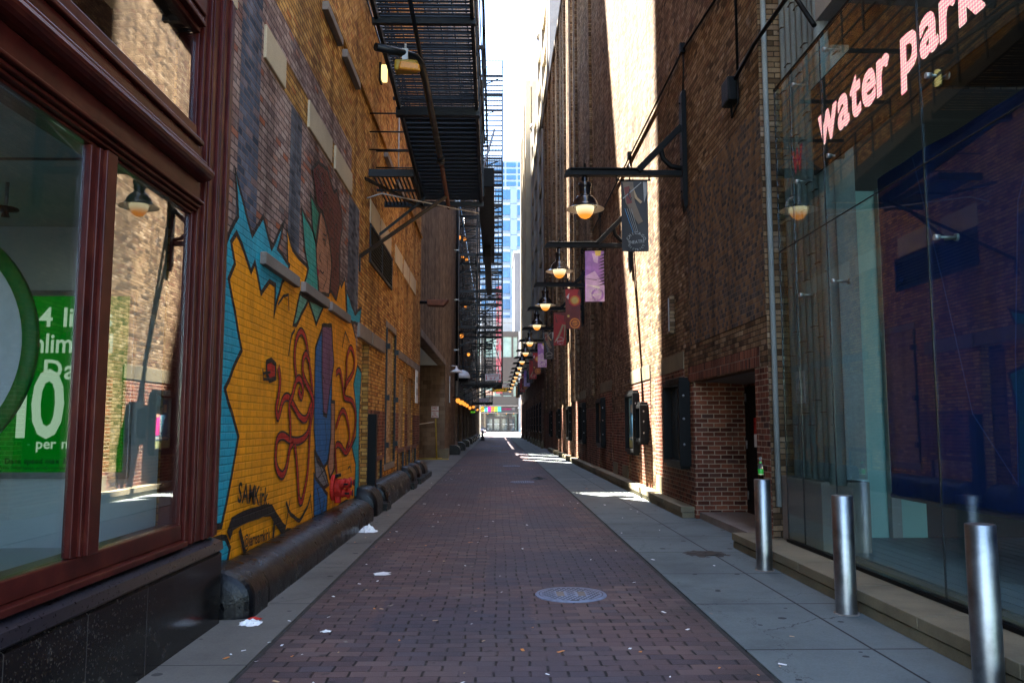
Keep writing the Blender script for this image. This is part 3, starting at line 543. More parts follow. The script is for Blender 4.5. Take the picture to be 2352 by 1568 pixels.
fit = lambda st_, size, W, gap: (W/size-gap*len(st_))/sum(GL[c_][2] for c_ in st_)
mb.text('SAMKirk.', .27, (q, 7.88, .88), (0, 1, -.13), (0, 0, 1), 'm_black', .04, wid=fit('SAMKirk.', .27, 1.1, .04), shear=.12)
mb.text('@iamsamkirk', .17, (q, 8.12, .42), (0, 1, -.04), (0, 0, 1), 'm_black', .04, wid=fit('@iamsamkirk', .17, .95, .04))
mb.build('mural', bl)
each('stone_block', bl, [(XL-.1, XL+.03, a, b, 5.47, 5.84) for a, b in ((8.37, 9.2), (10.4, 11.9), (12.15, 13.6))] + [(XL-.1, XL+.02, a, b, 5.54, 6.0) for a, b in ((15.7, 17.0), (17.2, 18.9), (19.7, 21.2), (21.6, 22.9), (23.2, 24.8))], 'stone', .01)
each('stone_sill', bl, [(XL-.1, XL+.075, a, b, 3.27, 3.40) for a, b in ((8.45, 9.94), (10.24, 11.74), (11.93, 13.47))] + [(XL-.1, XL+.09, a, b, 7.45, 7.58) for a, b in ((11.1, 12.25), (12.6, 13.9), (17.5, 18.8), (19.6, 20.9))], 'sill', .008)
each('lintel', bl, [(XL-.1, XL+.05, a, b, 3.16, 3.42) for a, b in ((14.5, 15.95), (16.05, 17.9))] + [(XL-.1, XL+.03, a, b, 3.28, 3.48) for a, b in ((20.7, 22.45), (22.7, 24.6), (24.8, 26.3))] + [(XL-.1, XL+.03, a, b, z, z+.14) for a, b, z in ((18.3, 20.0, .6), (18.3, 20.0, 3.79))], 'sill', .008)
each('window_head', bl, [(XL-.05, XL+.02, a, b, z, z+.10) for a, b, z in ((16.25, 17.95, .865), (20.7, 22.15, .905), (22.55, 23.75, .905), (24.25, 25.45, .905))], 'rust', .008)
mb = MB(); mb.box(XL-.02, XL+.05, 6.98, 26.5, 7.70, 7.76, 'brick_gold'); mb.box(XL-.02, XL+.03, 6.98, 26.5, 7.762, 7.84, 'brick_gold'); mb.build('string_course', bl)
M['vent_slat'] = plain('vent_slat_paint', (.06, .06, .05), .6)
lv = MB()
for z in (4.75, 5.46): lv.box(XL-.15, XL+.03, 15.72, 19.1, z, z+.06, 'iron')
for y in (15.72, 17.38, 19.04): lv.box(XL-.15, XL+.028, y, y+.06, 4.812, 5.458, 'iron')
vent = lv.build('louvre_vent', bl)
lv = MB()
for i in range(9): z = 4.82+i*.073; lv.prism([(XL-.09, z+.05), (XL-.083, z+.06), (XL+.024, z+.012), (XL+.018, z)], 'y', 15.782, 19.038, 'vent_slat')
lv.box(XL-.3, XL-.15, 15.75, 19.08, 4.78, 5.5, 'joint'); lv.build('louvre_slats', vent)
sh = MB()
for y in (18.33, 19.95): sh.box(XL-.02, XL+.035, y, y+.045, .74, 3.78, 'iron')
for y in (18.33, 19.95):
    for z in (1.1, 2.15, 3.3): sh.box(XL+.0, XL+.10, y-.03, y+.08, z, z+.12, 'iron')
for a, b, z in ((16.3, 17.9, .86), (20.75, 22.1, .9), (22.6, 23.7, .9), (24.3, 25.4, .9)):
    for y in (a, b-.05): sh.box(XL-.03, XL+.02, y, y+.05, .3, z, 'iron')
sh.build('iron_frame', bl)
M['brick_redl'] = brick('red_base_brick', RED, (.3, .2, .13), stain=.4)
each('red_brick_base', bl, [(XL, XL+.005, a, b, c_, 1.9) for a, b, c_ in ((17.96, 18.32, .9), (20.01, 20.88, .98), (22.32, 22.98, .98), (24.42, 26.54, .98), (15.93, 17.95, 1.0))], 'brick_redl')

# things fixed to or standing at the mural wall
mb = MB(); mb.box(XL+.002, XL+.16, 15.92, 15.94, .006, 1.815, 'black'); mb.box(XL+.002, XL+.16, 16.10, 16.12, .006, 1.815, 'black'); mb.box(XL+.142, XL+.162, 15.941, 16.099, .006, 1.813, 'black')
solo(mb, 'guard_post', 'upright black steel channel post guarding the wall beside the mural', 'post', (XL+.08, 16, 0), bevel=.004)
def guard(y0, y1, xf, h, name_label, r=.24):
    g_ = thing('wheel_guard', name_label, 'bumper', ((XL+xf)/2, (y0+y1)/2, 0), 'black wheel guards along the left wall')
    n = 9; prof = [(XL+.02, 0), (xf, 0), (xf, h-r)] + [(xf-(1-math.cos(t*math.pi/2/n))*(xf-XL-.02)*.8, h-r+math.sin(t*math.pi/2/n)*r) for t in range(1, n+1)] + [(XL+.02, h)]
    b = MB(); b.prism([(x, z+.006) for x, z in prof], 'y', y0+.12, y1-.12, 'guard'); b.build('guard_body', g_, .02)
    for ya, yb in ((y0+.118, y0), (y1-.118, y1)):   # rounded noses
        b = MB(); k = 6; rows = []
        cx = XL+.02
        for i in range(k+1):
            t = i/k*math.pi/2; s_ = max(.55, math.cos(t)**.5) if i < k else .5
            rows.append([(cx+(x-cx)*s_, ya+(yb-ya)*math.sin(t), z*s_+.006) for x, z in prof])
        for i in range(k):
            for j in range(len(prof)-1): b.face([rows[i][j], rows[i][j+1], rows[i+1][j+1], rows[i+1][j]], 'guard', True)
        b.face(rows[-1], 'guard'); b.build('guard_nose', g_)
    return g_
guard(7.55, 14.15, -2.05, .36, 'long rounded black wheel guard lying under the painted mural')
gn = guard(6.98, 7.62, -2.02, .40, 'short bulging black guard block against the granite shop corner')
guard(14.6, 15.5, -2.08, .50, 'rounded black guard block standing in front of the black channel post', .32)
guard(16.2, 20.6, -2.10, .48, 'mid-length black wheel guard in front of the bricked low window', .32)
for i, (a, b) in enumerate(((21.5, 22.5), (23.1, 24.0), (24.9, 26.0))):
    guard(a, b, -2.12, .52, 'small rounded black guard, %s of three on the low dark kerb' % ('first', 'middle one', 'last')[i], .34)
mb = MB(); mb.box(XL+.02, -2.02, 15.55, 16.15, .006, .14, 'guard'); mb.box(XL+.02, -2.02, 20.65, 21.45, .006, .16, 'guard'); mb.box(XL+.02, -2.02, 22.55, 26.3, .006, .15, 'guard')
solo(mb, 'low_kerb', 'low black-painted kerb carrying the three small rounded guards', 'kerb', (-2.25, 22, 0), bevel=.01)
fd = thing('hose_connection', 'red cast hose connection with black caps at the foot of the mural', 'standpipe', (XL, 12.9, .34))
mb = MB(); mb.tube([(XL, 12.9, .56), (XL+.05, 12.9, .56)], .17, 'm_red', 20); mb.tube([(XL+.05, 12.9, .56), (XL+.14, 12.9, .56)], .12, 'm_red', 18); mb.tube([(XL+.08, 12.9, .36), (XL+.08, 12.9, .46)], .045, 'm_red', 12); mb.build('body', fd, .008); fd.location = (XL+.012, 12.5, .42); fd.scale = (1.12, 1.12, 1.12)
for y, z in ((12.79, .62), (13.01, .62), (12.9, .49)):
    mb = MB(); mb.lathe([(.05, 0), (.065, .02), (.055, .05), (.055, .08), (.07, .085), (.07, .12), (.03, .125), (.03, .15), (0, .15)], (XL+.12, y, z), 'm_red', 16, 'x'); hi = mb.build('inlet', fd)
    mb = MB(); mb.box(XL+.19, XL+.245, y-.085, y-.065, z-.012, z+.012, 'black'); mb.box(XL+.19, XL+.245, y+.065, y+.085, z-.012, z+.012, 'black'); mb.lathe([(.045, .151), (.045, .16), (0, .16)], (XL+.12, y, z), 'm_maroon', 12, 'x'); mb.build('cap', hi)
mb = MB(); mb.box(XL+.06, XL+.10, 12.78, 13.02, .70, .745, 'black'); mb.build('name_bar', fd, .006)
ss = thing('sign_plate', 'narrow white metal strip with two grey patches near the wall end', 'sign', (XL+.03, 25.3, 2.28))
mb = MB(); mb.box(XL+.005, XL+.03, 25.05, 25.75, 2.28, 3.28, 'white'); mb.build('plate', ss)
mb = MB(); mb.box(XL+.031, XL+.034, 25.1, 25.7, 2.52, 2.72, 'galv'); mb.box(XL+.031, XL+.034, 25.1, 25.7, 2.9, 3.08, 'galv'); mb.build('grey_patch', ss)
wl = thing('floodlight', 'rusty wedge-shaped floodlight sticking out from the brick corner', 'light', (XL, 26.3, 5.5))
mb = MB(); mb.tube([(XL, 26.3, 5.55), (XL+.28, 26.3, 5.55)], .05, 'black'); mb.build('arm', wl)
mb = MB(); mb.prism([(XL+.25, 5.44), (XL+.25, 5.62), (XL+.95, 5.62), (XL+.78, 5.42)], 'y', 26.1, 26.5, 'rust'); mb.build('housing', wl, .02)

# ================================================================ LEFT: stair, landing and lamp above the mural
ca = thing('counterbalance_stair', 'big black iron drop stair hanging level over the alley, seen from below', 'fire escape', (-1.0, 14, 6.9))
XA, XB = -1.62, -.33
def sz(y): return 6.5 + (17.7-y)*.078
for x in (XA, XB):
    mb = MB(); mb.bar((x, 9.3, sz(9.3)+.10), (x, 17.8, sz(17.8)+.10), .05, .24, 'iron')
    for i in range(16): y = 9.6+i*.52; mb.tube([(x-.035, y, sz(y)+.1), (x+.035, y, sz(y)+.1)], .022, 'iron', 6)
    mb.build('stringer', ca)
mb = MB(); rnd = random.Random(3)
y = 9.45
while y < 17.75:
    k = 3
    for i in range(k):
        mb.bar((XA+.02, y+i*(.066 if y < 13.4 else .044), sz(y)+.12-.012*i), (XB-.02, y+i*(.066 if y < 13.4 else .044)+rnd.uniform(-.004, .004), sz(y)+.12-.012*i), .024, .022, 'iron')
    if y > 13.5: mb.bar((XA+.02, y+.16, sz(y)+.2), (XB-.02, y+.16, sz(y)+.2), .03, .012, 'iron')
    y += .212 if y < 13 else .195
mb.build('tread_bars', ca)
for y, w_ in ((13.3, .14), (10.6, .08), (17.76, .1)): mb = MB(); mb.bar((XA-.06, y, sz(y)-.03), (XB+.05, y, sz(y)-.03), w_, w_, 'iron'); mb.build('cross_beam', ca)
mb = MB()
for x in (XA-.03, XB+.03):
    for z in (.55, .95): mb.bar((x, 9.3, sz(9.3)+z), (x, 17.7, sz(17.7)+z), .03, .03, 'iron')
    for i in range(12): y = 9.4+i*.75; mb.bar((x, y, sz(y)+.1), (x, y, sz(y)+.96), .03, .03, 'iron')
mb.build('handrail', ca)
mb = MB(); mb.tube([(-1.62, 10.55, 6.64), (-1.3, 10.85, 6.70), (-1.13, 11.0, 6.71), (-1.07, 11.2, 6.69), (-1.05, 11.6, 6.66), (-1.04, 14.8, 6.53)], .055, 'iron', 10); mb.tube([(-1.04, 14.8, 6.53), (-1.05, 17.75, 6.38)], .042, 'rust', 10); mb.tube([(-1.04, 14.7, 6.535), (-1.04, 15.0, 6.52)], .075, 'iron', 10); mb.tube([(-1.07, 13.3, 6.7), (-1.10, 9.3, 6.98)], .03, 'iron', 8); mb.build('support_pipe', ca)
mb = MB(); mb.bar((XL, 16.9, 5.55), (-1.5, 16.9, 6.35), .05, .05, 'iron'); mb.bar((XL, 14.6, 4.35), (XL, 14.6, 4.62), .05, .05, 'iron'); mb.bar((XL, 14.6, 4.62), (-1.05, 16.6, 6.3), .06, .06, 'iron'); mb.bar((XL, 15.0, 6.2), (-1.6, 17.7, 6.35), .05, .05, 'iron'); mb.tube([(XL, 15.3, 5.9), (XL+.25, 15.5, 6.05), (-.4, 17.9, 6.3)], .014, 'galv', 6); mb.build('wall_bracket', ca)
mb = MB(); mb.box(-.42, -.05, 17.9, 26.5, 6.9, 7.35, 'black'); mb.box(-.36, -.16, 24.0, 31.5, 6.6, 6.93, 'black'); mb.build('counterweight_beam', ca, .02)
mb = MB(); mb.bar((XB+.02, 9.3, 7.4), (-.28, 19, 8.3), .05, .05, 'iron'); mb.bar((-.3, 17.6, 6.6), (-.3, 17.6, 11.5), .05, .05, 'iron'); mb.bar((-.3, 17.9, 7.3), (-.05, 20.5, 9.2), .05, .05, 'iron'); mb.bar((XA-.25, 10.5, 8.2), (XA, 17.6, 6.7), .04, .04, 'iron'); mb.build('tie_rod', ca)
pf = thing('upper_landing', 'black grated iron landing above the drop stair, fixed to brick', 'fire escape', (XL, 19, 9.4))
mb = MB()
for i in range(9): x = XL+.06+i*.26; mb.box(x, x+.025, 13.5, 24.5, 9.4, 9.44, 'iron')
for y in (13.5, 16.2, 18.9, 21.6, 24.45): mb.box(XL, -.25, y, y+.06, 9.32, 9.398, 'iron')
mb.build('grating', pf)
mb = MB()
for z in (9.75, 10.1, 10.45): mb.box(-.29, -.25, 13.5, 24.5, z, z+.03, 'iron')
for i in range(12): mb.box(-.29, -.25, 13.5+i*.99, 13.54+i*.99, 9.441, 10.5, 'iron')
for z in (9.75, 10.1, 10.45): mb.box(XL, -.292, 24.45, 24.49, z, z+.03, 'iron')
mb.build('railing', pf)
mb = MB()
for k in range(14): y = 14.5+k*.5; mb.box(-2.3, -1.3, y, y+.2, 9.5+k*.28, 9.53+k*.28, 'iron')
for x in (-2.33, -1.27): mb.bar((x, 14.5, 9.5), (x, 21.2, 13.3), .04, .2, 'iron')
mb.build('stair_flight', pf)
lp = thing('small_landing', 'small slatted iron balcony bolted to the brick above the louvre vent', 'fire escape', (XL, 16.6, 6.45))
mb = MB(); mb.box(XL, -1.6, 15.45, 15.53, 6.38, 6.52, 'iron'); mb.box(XL, -1.6, 17.7, 17.76, 6.38, 6.5, 'iron'); mb.box(-1.64, -1.6, 15.531, 17.699, 6.38, 6.5, 'iron'); mb.build('frame', lp)
mb = MB()
for i in range(10): x = XL+.05+i*.08; mb.box(x, x+.03, 15.531, 17.699, 6.45, 6.48, 'iron')
mb.box(XL, -1.641, 16.55, 16.6, 6.40, 6.448, 'iron'); mb.build('slats', lp)
for z, y in ((7.65, 15.5), (7.28, 15.5), (7.2, 16.4), (6.92, 15.5), (6.85, 16.4)): mb = MB(); mb.tube([(XL, y, z), (-1.66, y, z)], .016, 'iron', 6); mb.build('guard_rod', lp)
mb = MB(); mb.tube([(XL+.45, 16.5, 6.5), (XL+.45, 16.5, 8.1)], .014, 'galv', 6); mb.build('upright_rod', lp)
fl = thing('amber_floodlight', 'amber floodlight clamped under the bent pipe below the drop stair', 'light', (-1.28, 10.85, 6.45))
mb = MB(); mb.box(-1.30, -1.22, 10.83, 10.91, 6.60, 6.76, 'galv'); mb.tube([(-1.26, 10.87, 6.76), (-1.26, 10.87, 6.84)], .02, 'galv', 6); mb.build('clamp', fl)
mb = MB(); mb.prism([(-1.40, 6.43), (-1.40, 6.59), (-1.08, 6.58), (-1.08, 6.45)], 'y', 10.78, 10.98, 'yellow'); mb.build('housing', fl, .03)
mb = MB(); mb.prism([(-1.34, 6.41), (-1.31, 6.53), (-1.05, 6.49), (-1.03, 6.38)], 'y', 10.70, 10.778, 'amber'); mb.build('lens', fl, .025)
wl = thing('lit_wall_lamp', 'lit square lamp glowing on golden brick behind the drop stair', 'light', (XL, 16.7, 8.9))
mb = MB(); mb.box(XL, XL+.04, 16.6, 16.85, 8.8, 9.2, 'black'); mb.build('back_box', wl)
mb = MB(); mb.box(XL+.041, XL+.15, 16.62, 16.83, 8.84, 9.16, 'glow_white'); mb.build('lens', wl, .02)

# ================================================================ LEFT: block-faced parking building, then the tall building behind
pk = thing('parking_building', 'grey-brown block building with a wide dark vehicle opening', 'building', (XL, 37, 0))
mb = MB(); mb.panel('x', XL-.02, -.35, 26.56, 49.9, 0, 17.5, 'block', [(26.9, 40.15, -.0, 4.5)]); mb.build('wall', pk)
mb = MB(); mb.box(-14, -2.85, 26.6, 34.3, 4.7, 17.5, 'block'); mb.box(-14, -2.85, 34.31, 49.8, 4.7, 17.5, 'block'); mb.box(-14, -10, 26.6, 49.8, 0, 4.6, 'block'); mb.build('body', pk)
mb = MB(); mb.box(-10, XL-.03, 40.16, 49.8, .0, 4.66, 'block'); mb.box(-2.9, -2.30, 40.1, 40.9, 0, .45, 'ledge'); mb.build('opening_pillar', pk)
mb = MB(); mb.box(-10, -2.86, 26.6, 40.14, 4.52, 4.68, 'room'); mb.build('soffit', pk)
mb = MB(); mb.box(XL-.01, XL+.03, 26.9, 40.15, 4.5, 4.75, 'sill'); mb.build('lintel', pk, .01)
mb = MB(); mb.tube([(-2.32, 48.4, 4.2), (-2.32, 48.4, 17.4)], .07, 'black', 8); mb.tube([(-2.32, 48.8, 3.2), (-2.32, 48.8, 17.4)], .09, 'galv', 8)
for z in (6, 9, 12, 15): mb.box(XL-.02, -2.22, 48.3, 48.9, z, z+.06, 'galv')
mb.build('downspout', pk)
ns = thing('no_parking_sign', 'white and red sign reading NO PARKING ANY TIME on the opening pillar', 'sign', (-2.97, 40.13, 1.98))
mb = MB(); mb.box(-3.15, -2.79, 40.13, 40.15, 1.96, 2.52, 'white'); mb.build('plate', ns, .005)
mb = MB(); yf = 40.125
mb.text('NO', .15, (-2.97, yf, 2.38), X_, U_, 'red_ink', align='c'); mb.text('PARKING', .095, (-2.97, yf, 2.25), X_, U_, 'red_ink', .05, align='c'); mb.text('ANY', .07, (-2.97, yf, 2.16), X_, U_, 'red_ink', align='c'); mb.text('TIME', .07, (-2.97, yf, 2.08), X_, U_, 'red_ink', align='c'); mb.box(-3.08, -2.86, yf-.001, yf+.002, 2.02, 2.035, 'red_ink')
for s_ in (-1, 1): mb.face([(-2.97+s_*.14, yf, 2.028), (-2.97+s_*.09, yf, 2.06), (-2.97+s_*.09, yf, 1.996)], 'red_ink')
for z in (1.975, 2.5): mb.box(-3.13, -2.81, yf-.001, yf+.003, z, z+.008, 'red_ink')
mb.build('lettering', ns)
yb = thing('barrier_post', 'thin yellow barrier post with a rope at the dark vehicle opening', 'post', (-2.75, 38.6, 0))
mb = MB(); mb.tube([(-2.75, 38.6, .0), (-2.82, 38.6, 1.9)], .035, 'yellow', 8); mb.box(-3.6, -2.2, 38.5, 38.72, .006, .05, 'yellow'); mb.build('post', yb)
mb = MB(); mb.tube([(-2.9, 38.6, 1.75), (-3.4, 37, 1.65), (-4.2, 34, 1.62)], .02, 'paper', 6); mb.build('rope', yb)
mb = MB(); mb.box(-9.5, -2.6, 38.9, 40.1, .008, .03, 'yellow'); solo(mb, 'painted_kerb', 'yellow painted kerb at the foot of the block pillar', 'kerb', (-6, 39.5, 0))
cl = thing('cone_lamp', 'white cone-shaped wall lamp at the upper corner of the opening pillar', 'light', (XL, 43.8, 4.4))
mb = MB(); mb.lathe([(.04, .35), (.07, .2), (.32, .06), (.34, .0), (0, 0)], (XL+.36, 43.8, 4.4), 'white', 20); mb.build('shade', cl)
mb = MB(); mb.tube([(XL, 43.8, 4.75), (XL+.36, 43.8, 4.75)], .03, 'galv', 6); mb.box(XL-.015, XL+.03, 43.72, 43.88, 2.8, 4.2, 'galv'); mb.build('arm', cl)
dl = thing('dome_lamp', 'big white streaked dome lamp on the dark wall past the downspouts', 'light', (-2.2, 51.0, 4.4))
mb = MB(); mb.lathe([(0, .52), (.2, .48), (.38, .36), (.48, .18), (.5, 0), (0, 0)], (-2.1, 51.0, 4.5), 'white', 20); mb.build('dome', dl)
mb = MB(); mb.lathe([(.46, -.005), (.36, -.18), (0, -.24)], (-2.1, 51.0, 4.5), 'black', 20); mb.tube([(-2.62, 51, 4.9), (-2.1, 51, 4.95)], .04, 'black', 6); mb.build('base', dl)

lo = thing('loft_building', 'tall dark building on the left carrying the stacked iron fire escapes', 'building', (-2.6, 80, 0))
M['loft'] = brick('dark_loft_brick', [(0, (.07, .045, .03)), (.5, (.16, .10, .065)), (1, (.23, .15, .1))], (.16, .11, .08), stain=.4)
mb = MB(); mb.panel('x', -2.62, -.3, 49.95, 118.5, 0, 17.5, 'loft', [(54+i*6.3, 56.2+i*6.3, z, z+2.0) for i in range(10) for z in (5.5, 9.2, 12.9)]); mb.build('wall', lo)
mb = MB(); mb.box(-14, -2.95, 50, 118.4, 0, 17.4, 'loft'); mb.build('body', lo)
# unseen tower and slit screen, added to shape the sun reaching the alley
mb = MB(); mb.box(-30, -2.49, 40.2, 42.9, 17.52, 60, 'loft'); mb.build('tower', lo)  # unseen block, sized so its top edge cuts the slanted sun strip
mb = MB(); px = [43.0, 44.55, 47.5, 48.75, 52.1, 54.4]
edges = [42.91, 44.1, 44.75, 47.1, 47.75, 48.0, 48.65, 51.7, 52.4, 54.1, 54.8, 118.4]
for i in range(0, len(edges)-1, 2): mb.box(-2.58, -2.5, edges[i], edges[i+1], 17.52, 60, 'loft')
mb.build('sun_slit_screen', lo)  # added unseen screen, gaps placed to throw thin sun streaks
mb = MB()
for i in range(10):
    for z in (5.5, 9.2, 12.9): y = 54+i*6.3; mb.box(-2.85, -2.8, y, y+2.2, z, z+2.0, 'black')
mb.build('window_infill', lo)
each('pier', lo, [(-2.6, -2.42, 51.5+i*7.3, 52.5+i*7.3, 0, 3.2) for i in range(9)], 'block', .02)
mb = MB()
for i in range(8): y = 52.8+i*7.3; mb.box(-2.6, -2.55, y, y+3.5, .0, 2.4, 'black')
mb.build('doorway', lo)
mb = MB(); mb.tube([(-2.3, 117.8, 0), (-2.3, 117.8, 22)], .1, 'galv', 8); mb.box(-2.61, -2.2, 110, 118.5, 0, 9, 'stone'); mb.build('corner_stone', lo)
sc = MB()
for i in range(16): z = 3.45+i*.085; sc.prism([(-2.55, z+.05), (-2.3, z+.03), (-2.3, z), (-2.55, z+.02)], 'y', 50.2, 80.5, 'galv')
for y in (50.2, 60, 70, 80.4): sc.box(-2.56, -2.28, y, y+.1, 3.4, 4.85, 'black')
solo(sc, 'slatted_canopy', 'long slatted metal screen under the fire escapes on the left', 'canopy', (-2.4, 65, 3.4))

def fire_escape(y0, y1, levels, label, x1):
    f = thing('fire_escape', label, 'fire escape', (-1.1, (y0+y1)/2, levels[0]), 'stacked fire escapes along the left wall')
    xa = -2.6
    for k, z in enumerate(levels):
        b = MB()
        for i in range(int((x1-xa)/.11)): x = xa+.04+i*.11; b.box(x, x+.035, y0, y1, z, z+.04, 'iron')
        for y in (y0, (y0+y1)/2, y1-.08): b.box(xa, x1, y, y+.08, z-.16, z-.003, 'iron')
        for x in (xa+1.35, x1-.05): b.box(x, x+.05, y0, y1, z-.12, z-.002, 'iron')
        b.build('platform', f)
        b = MB()
        for zz in ((.5, .95) if k else (.35, .65, .95)):
            b.box(x1-.03, x1, y0, y1, z+zz, z+zz+.05, 'iron'); b.box(xa, x1-.031, y0, y0+.03, z+zz, z+zz+.05, 'iron'); b.box(xa, x1-.031, y1-.03, y1, z+zz, z+zz+.05, 'iron')
        for y in [y0+.02+q*(y1-y0-.05)/14 for q in range(15)]: b.box(x1-.028, x1-.002, y, y+.028, z+.04, z+.95, 'iron')
        for x in [xa+.15+q*.2 for q in range(15)]:
            if x < x1-.05: b.box(x, x+.026, y0+.002, y0+.028, z+.04, z+.95, 'iron')
        b.build('railing', f)
        for y in (y0+.3, y1-.4): b = MB(); b.bar((xa+.02, y, z-1.35), (x1-.3, y, z-.16), .07, .07, 'iron'); b.bar((xa+.02, y, z-.8), (xa+1.4, y, z-.16), .05, .05, 'iron'); b.bar((xa+.03, y, z-1.4), (xa+.03, y, z-.16), .05, .05, 'iron'); b.build('bracket', f)
    for k in range(len(levels)-1):
        z0, z1 = levels[k], levels[k+1]; n = 12; d = 1 if k % 2 else -1
        ya, yb_ = (y0+1.0, y1-1.2) if d > 0 else (y1-1.0, y0+1.2)
        b = MB()
        for x in (xa+.35, xa+1.25): b.bar((x, ya, z0+.05), (x, yb_, z1), .04, .18, 'iron'); b.bar((x, ya, z0+.95), (x, yb_, z1+.9), .03, .03, 'iron')
        for i in range(1, n): t = i/n; y = ya+(yb_-ya)*t; b.box(xa+.37, xa+1.23, y-.1, y+.1, z0+(z1-z0)*t, z0+(z1-z0)*t+.03, 'iron')
        b.build('stair_flight', f)
        b = MB(); ya, yb_ = yb_, ya
        for x in (x1-1.15, x1-.3): b.bar((x, ya, z0+.05), (x, yb_, z1), .04, .18, 'iron'); b.bar((x, ya, z0+.95), (x, yb_, z1+.9), .03, .03, 'iron')
        for i in range(1, n): t = i/n; y = ya+(yb_-ya)*t; b.box(x1-1.13, x1-.32, y-.1, y+.1, z0+(z1-z0)*t, z0+(z1-z0)*t+.03, 'iron')
        if k < 4: b.build('stair_flight', f)
    b = MB()
    zt = levels[-1]
    for y in (y0, y1-.06):
        b.box(x1-.06, x1, y, y+.06, levels[0], zt+1.0, 'iron'); b.box(xa+1.36, xa+1.46, y, y+.1, levels[0], zt+1.0, 'iron')
    b.build('upright', f)
    b = MB(); z = levels[1]+.6
    while z < zt-.2:
        b.box(xa+1.47, x1-.061, y0-.04, y0-.005, z, z+.085, 'iron'); z += .34
    b.bar((xa+1.45, y0-.03, levels[1]), (x1-.06, y0-.03, levels[2]), .04, .04, 'iron'); b.bar((x1-.06, y0-.035, levels[0]+.9), (xa+1.5, y0-.035, levels[1]+1.6), .04, .04, 'iron')
    b.build('ladder_rungs', f)
    return f
fire_escape(52, 58, [4.35, 7.9, 10.2, 12.6, 15.9, 19.0, 24.6], 'tall black fire escape, nearer of two stacks past the block building', .44)
fire_escape(86, 92, [4.0, 7.0, 10.2, 13.4], 'lower black fire escape, farther of two stacks near the alley end', -.35)
def clearance(x, y, z, label, tilt):
    s_ = thing('clearance_sign', label, 'sign', (x, y, z), 'clearance signs hung on the fire escapes')
    b = MB(); b.box(x-.5, x+.5, y, y+.02, z, z+.42, 'white'); b.build('plate', s_, .004)
    b = MB(); f = y-.006; b.text('CLEARANCE', .13, (x, f, z+.26), X_, U_, 'red_ink', .06, align='c', wid=.85); b.text("12'-5\"", .2, (x, f, z+.05), X_, U_, 'red_ink', .06, align='c')
    for q in (-.42, .42):
        b.box(x+q-.018, x+q+.018, f-.001, f+.003, z+.14, z+.36, 'red_ink'); b.face([(x+q-.055, f, z+.14), (x+q+.055, f, z+.14), (x+q, f, z+.05)], 'red_ink')
    b.build('lettering', s_); s_.rotation_euler = (0, R(-tilt), 0); return s_
clearance(-.17, 51.9, 4.42, 'white sign with red CLEARANCE lettering on the nearer fire escape', 3)
clearance(-1.25, 85.9, 3.98, 'smaller-looking CLEARANCE sign on the farther fire escape', 0)
def small_lamp(x, y, z, label, grp):
    t = thing('wall_lamp', label, 'light', (x, y, z), grp)
    b = MB(); b.box(x-.3, x-.05, y-.03, y+.03, z+.14, z+.2, 'black'); b.lathe([(0, .2), (.12, .17), (.14, .1), (0, .1)], (x, y, z), 'black', 12); b.build('bracket', t)
    b = MB(); b.lathe([(.09, .098), (.13, 0), (.09, -.12), (0, -.17)], (x, y, z), 'warm', 12); b.build('bulb', t); return t
for i, (y, z) in enumerate(((49.6, 13.1), (58.75, 15.1), (55.4, 13.15), (63.4, 14.5), (61.8, 10.6), (74.4, 10.5), (54.6, 7.55), (68.5, 7.5))):
    small_lamp(-2.3, y, z, ['warm bulb high beside the two downspouts', 'small warm bulb near the top, right of the first pair', 'warm bulb just under the topmost pair, left one', 'dim warm bulb just under the topmost pair, right one', 'bright warm bulb midway up behind the iron stairs', 'faint small warm bulb midway up deep in the stairs', 'large warm bulb left of the lower dark platform', 'warm bulb behind the lower platform near the stair foot'][i], 'warm bulbs high on the left wall')
for i, (y, z) in enumerate(((46.5, 3.0), (50.2, 3.0), (52.2, 3.05), (56.1, 3.05), (61.3, 3.07), (68.3, 3.05), (79.0, 3.35), (96.6, 3.4))):
    small_lamp(-2.15, y, z, '%s warm lamp of the low row leading down the left wall' % ('nearest', 'second', 'third', 'fourth', 'fifth', 'sixth', 'seventh', 'farthest')[i], 'low row of warm lamps on the left wall')
ds = thing('door_sign', 'small black sign with green DOOR letters on the far left wall', 'sign', (-2.2, 80, 2.8))
M['led_g'] = glow('green_led', (.25, .9, .05), 1)
mb = MB(); mb.box(-2.45, -1.98, 80, 80.1, 2.7, 3.05, 'black'); mb.build('box', ds); mb = MB(); mb.text('DOOR', .2, (-2.21, 79.99, 2.8), X_, U_, 'led_g', align='c', wid=.7); mb.build('lettering', ds)
BUMP = [(44.5, -1.95), (52.3, -1.97), (60.9, -2.0), (69.8, -2.05), (75, -2.0), (81, -2.0), (88, -2.0), (95.8, -2.0), (103, -2.0)]
b0 = None
for i, (y, xf) in enumerate(BUMP):
    lab = '%s of the squat dark guard blocks along the far left wall' % ORD[i if i < 8 else 13]
    loc = (-2.25, y+.7, 0)
    if b0 is None:
        b0 = thing('wall_guard', lab, 'bumper', loc, 'guard blocks along the far left wall')
        pr = [(-2.6, .006), (xf, .006), (xf, .3)]+[(xf-.3+.3*math.cos(t*math.pi/12), .3+.22*math.sin(t*math.pi/12)) for t in range(1, 7)]+[(-2.6, .52)]
        mb = MB(); mb.prism(pr, 'y', y, y+1.4, 'guard'); mb.build('guard_body', b0, .04)
    else: dup(b0, loc, lab)

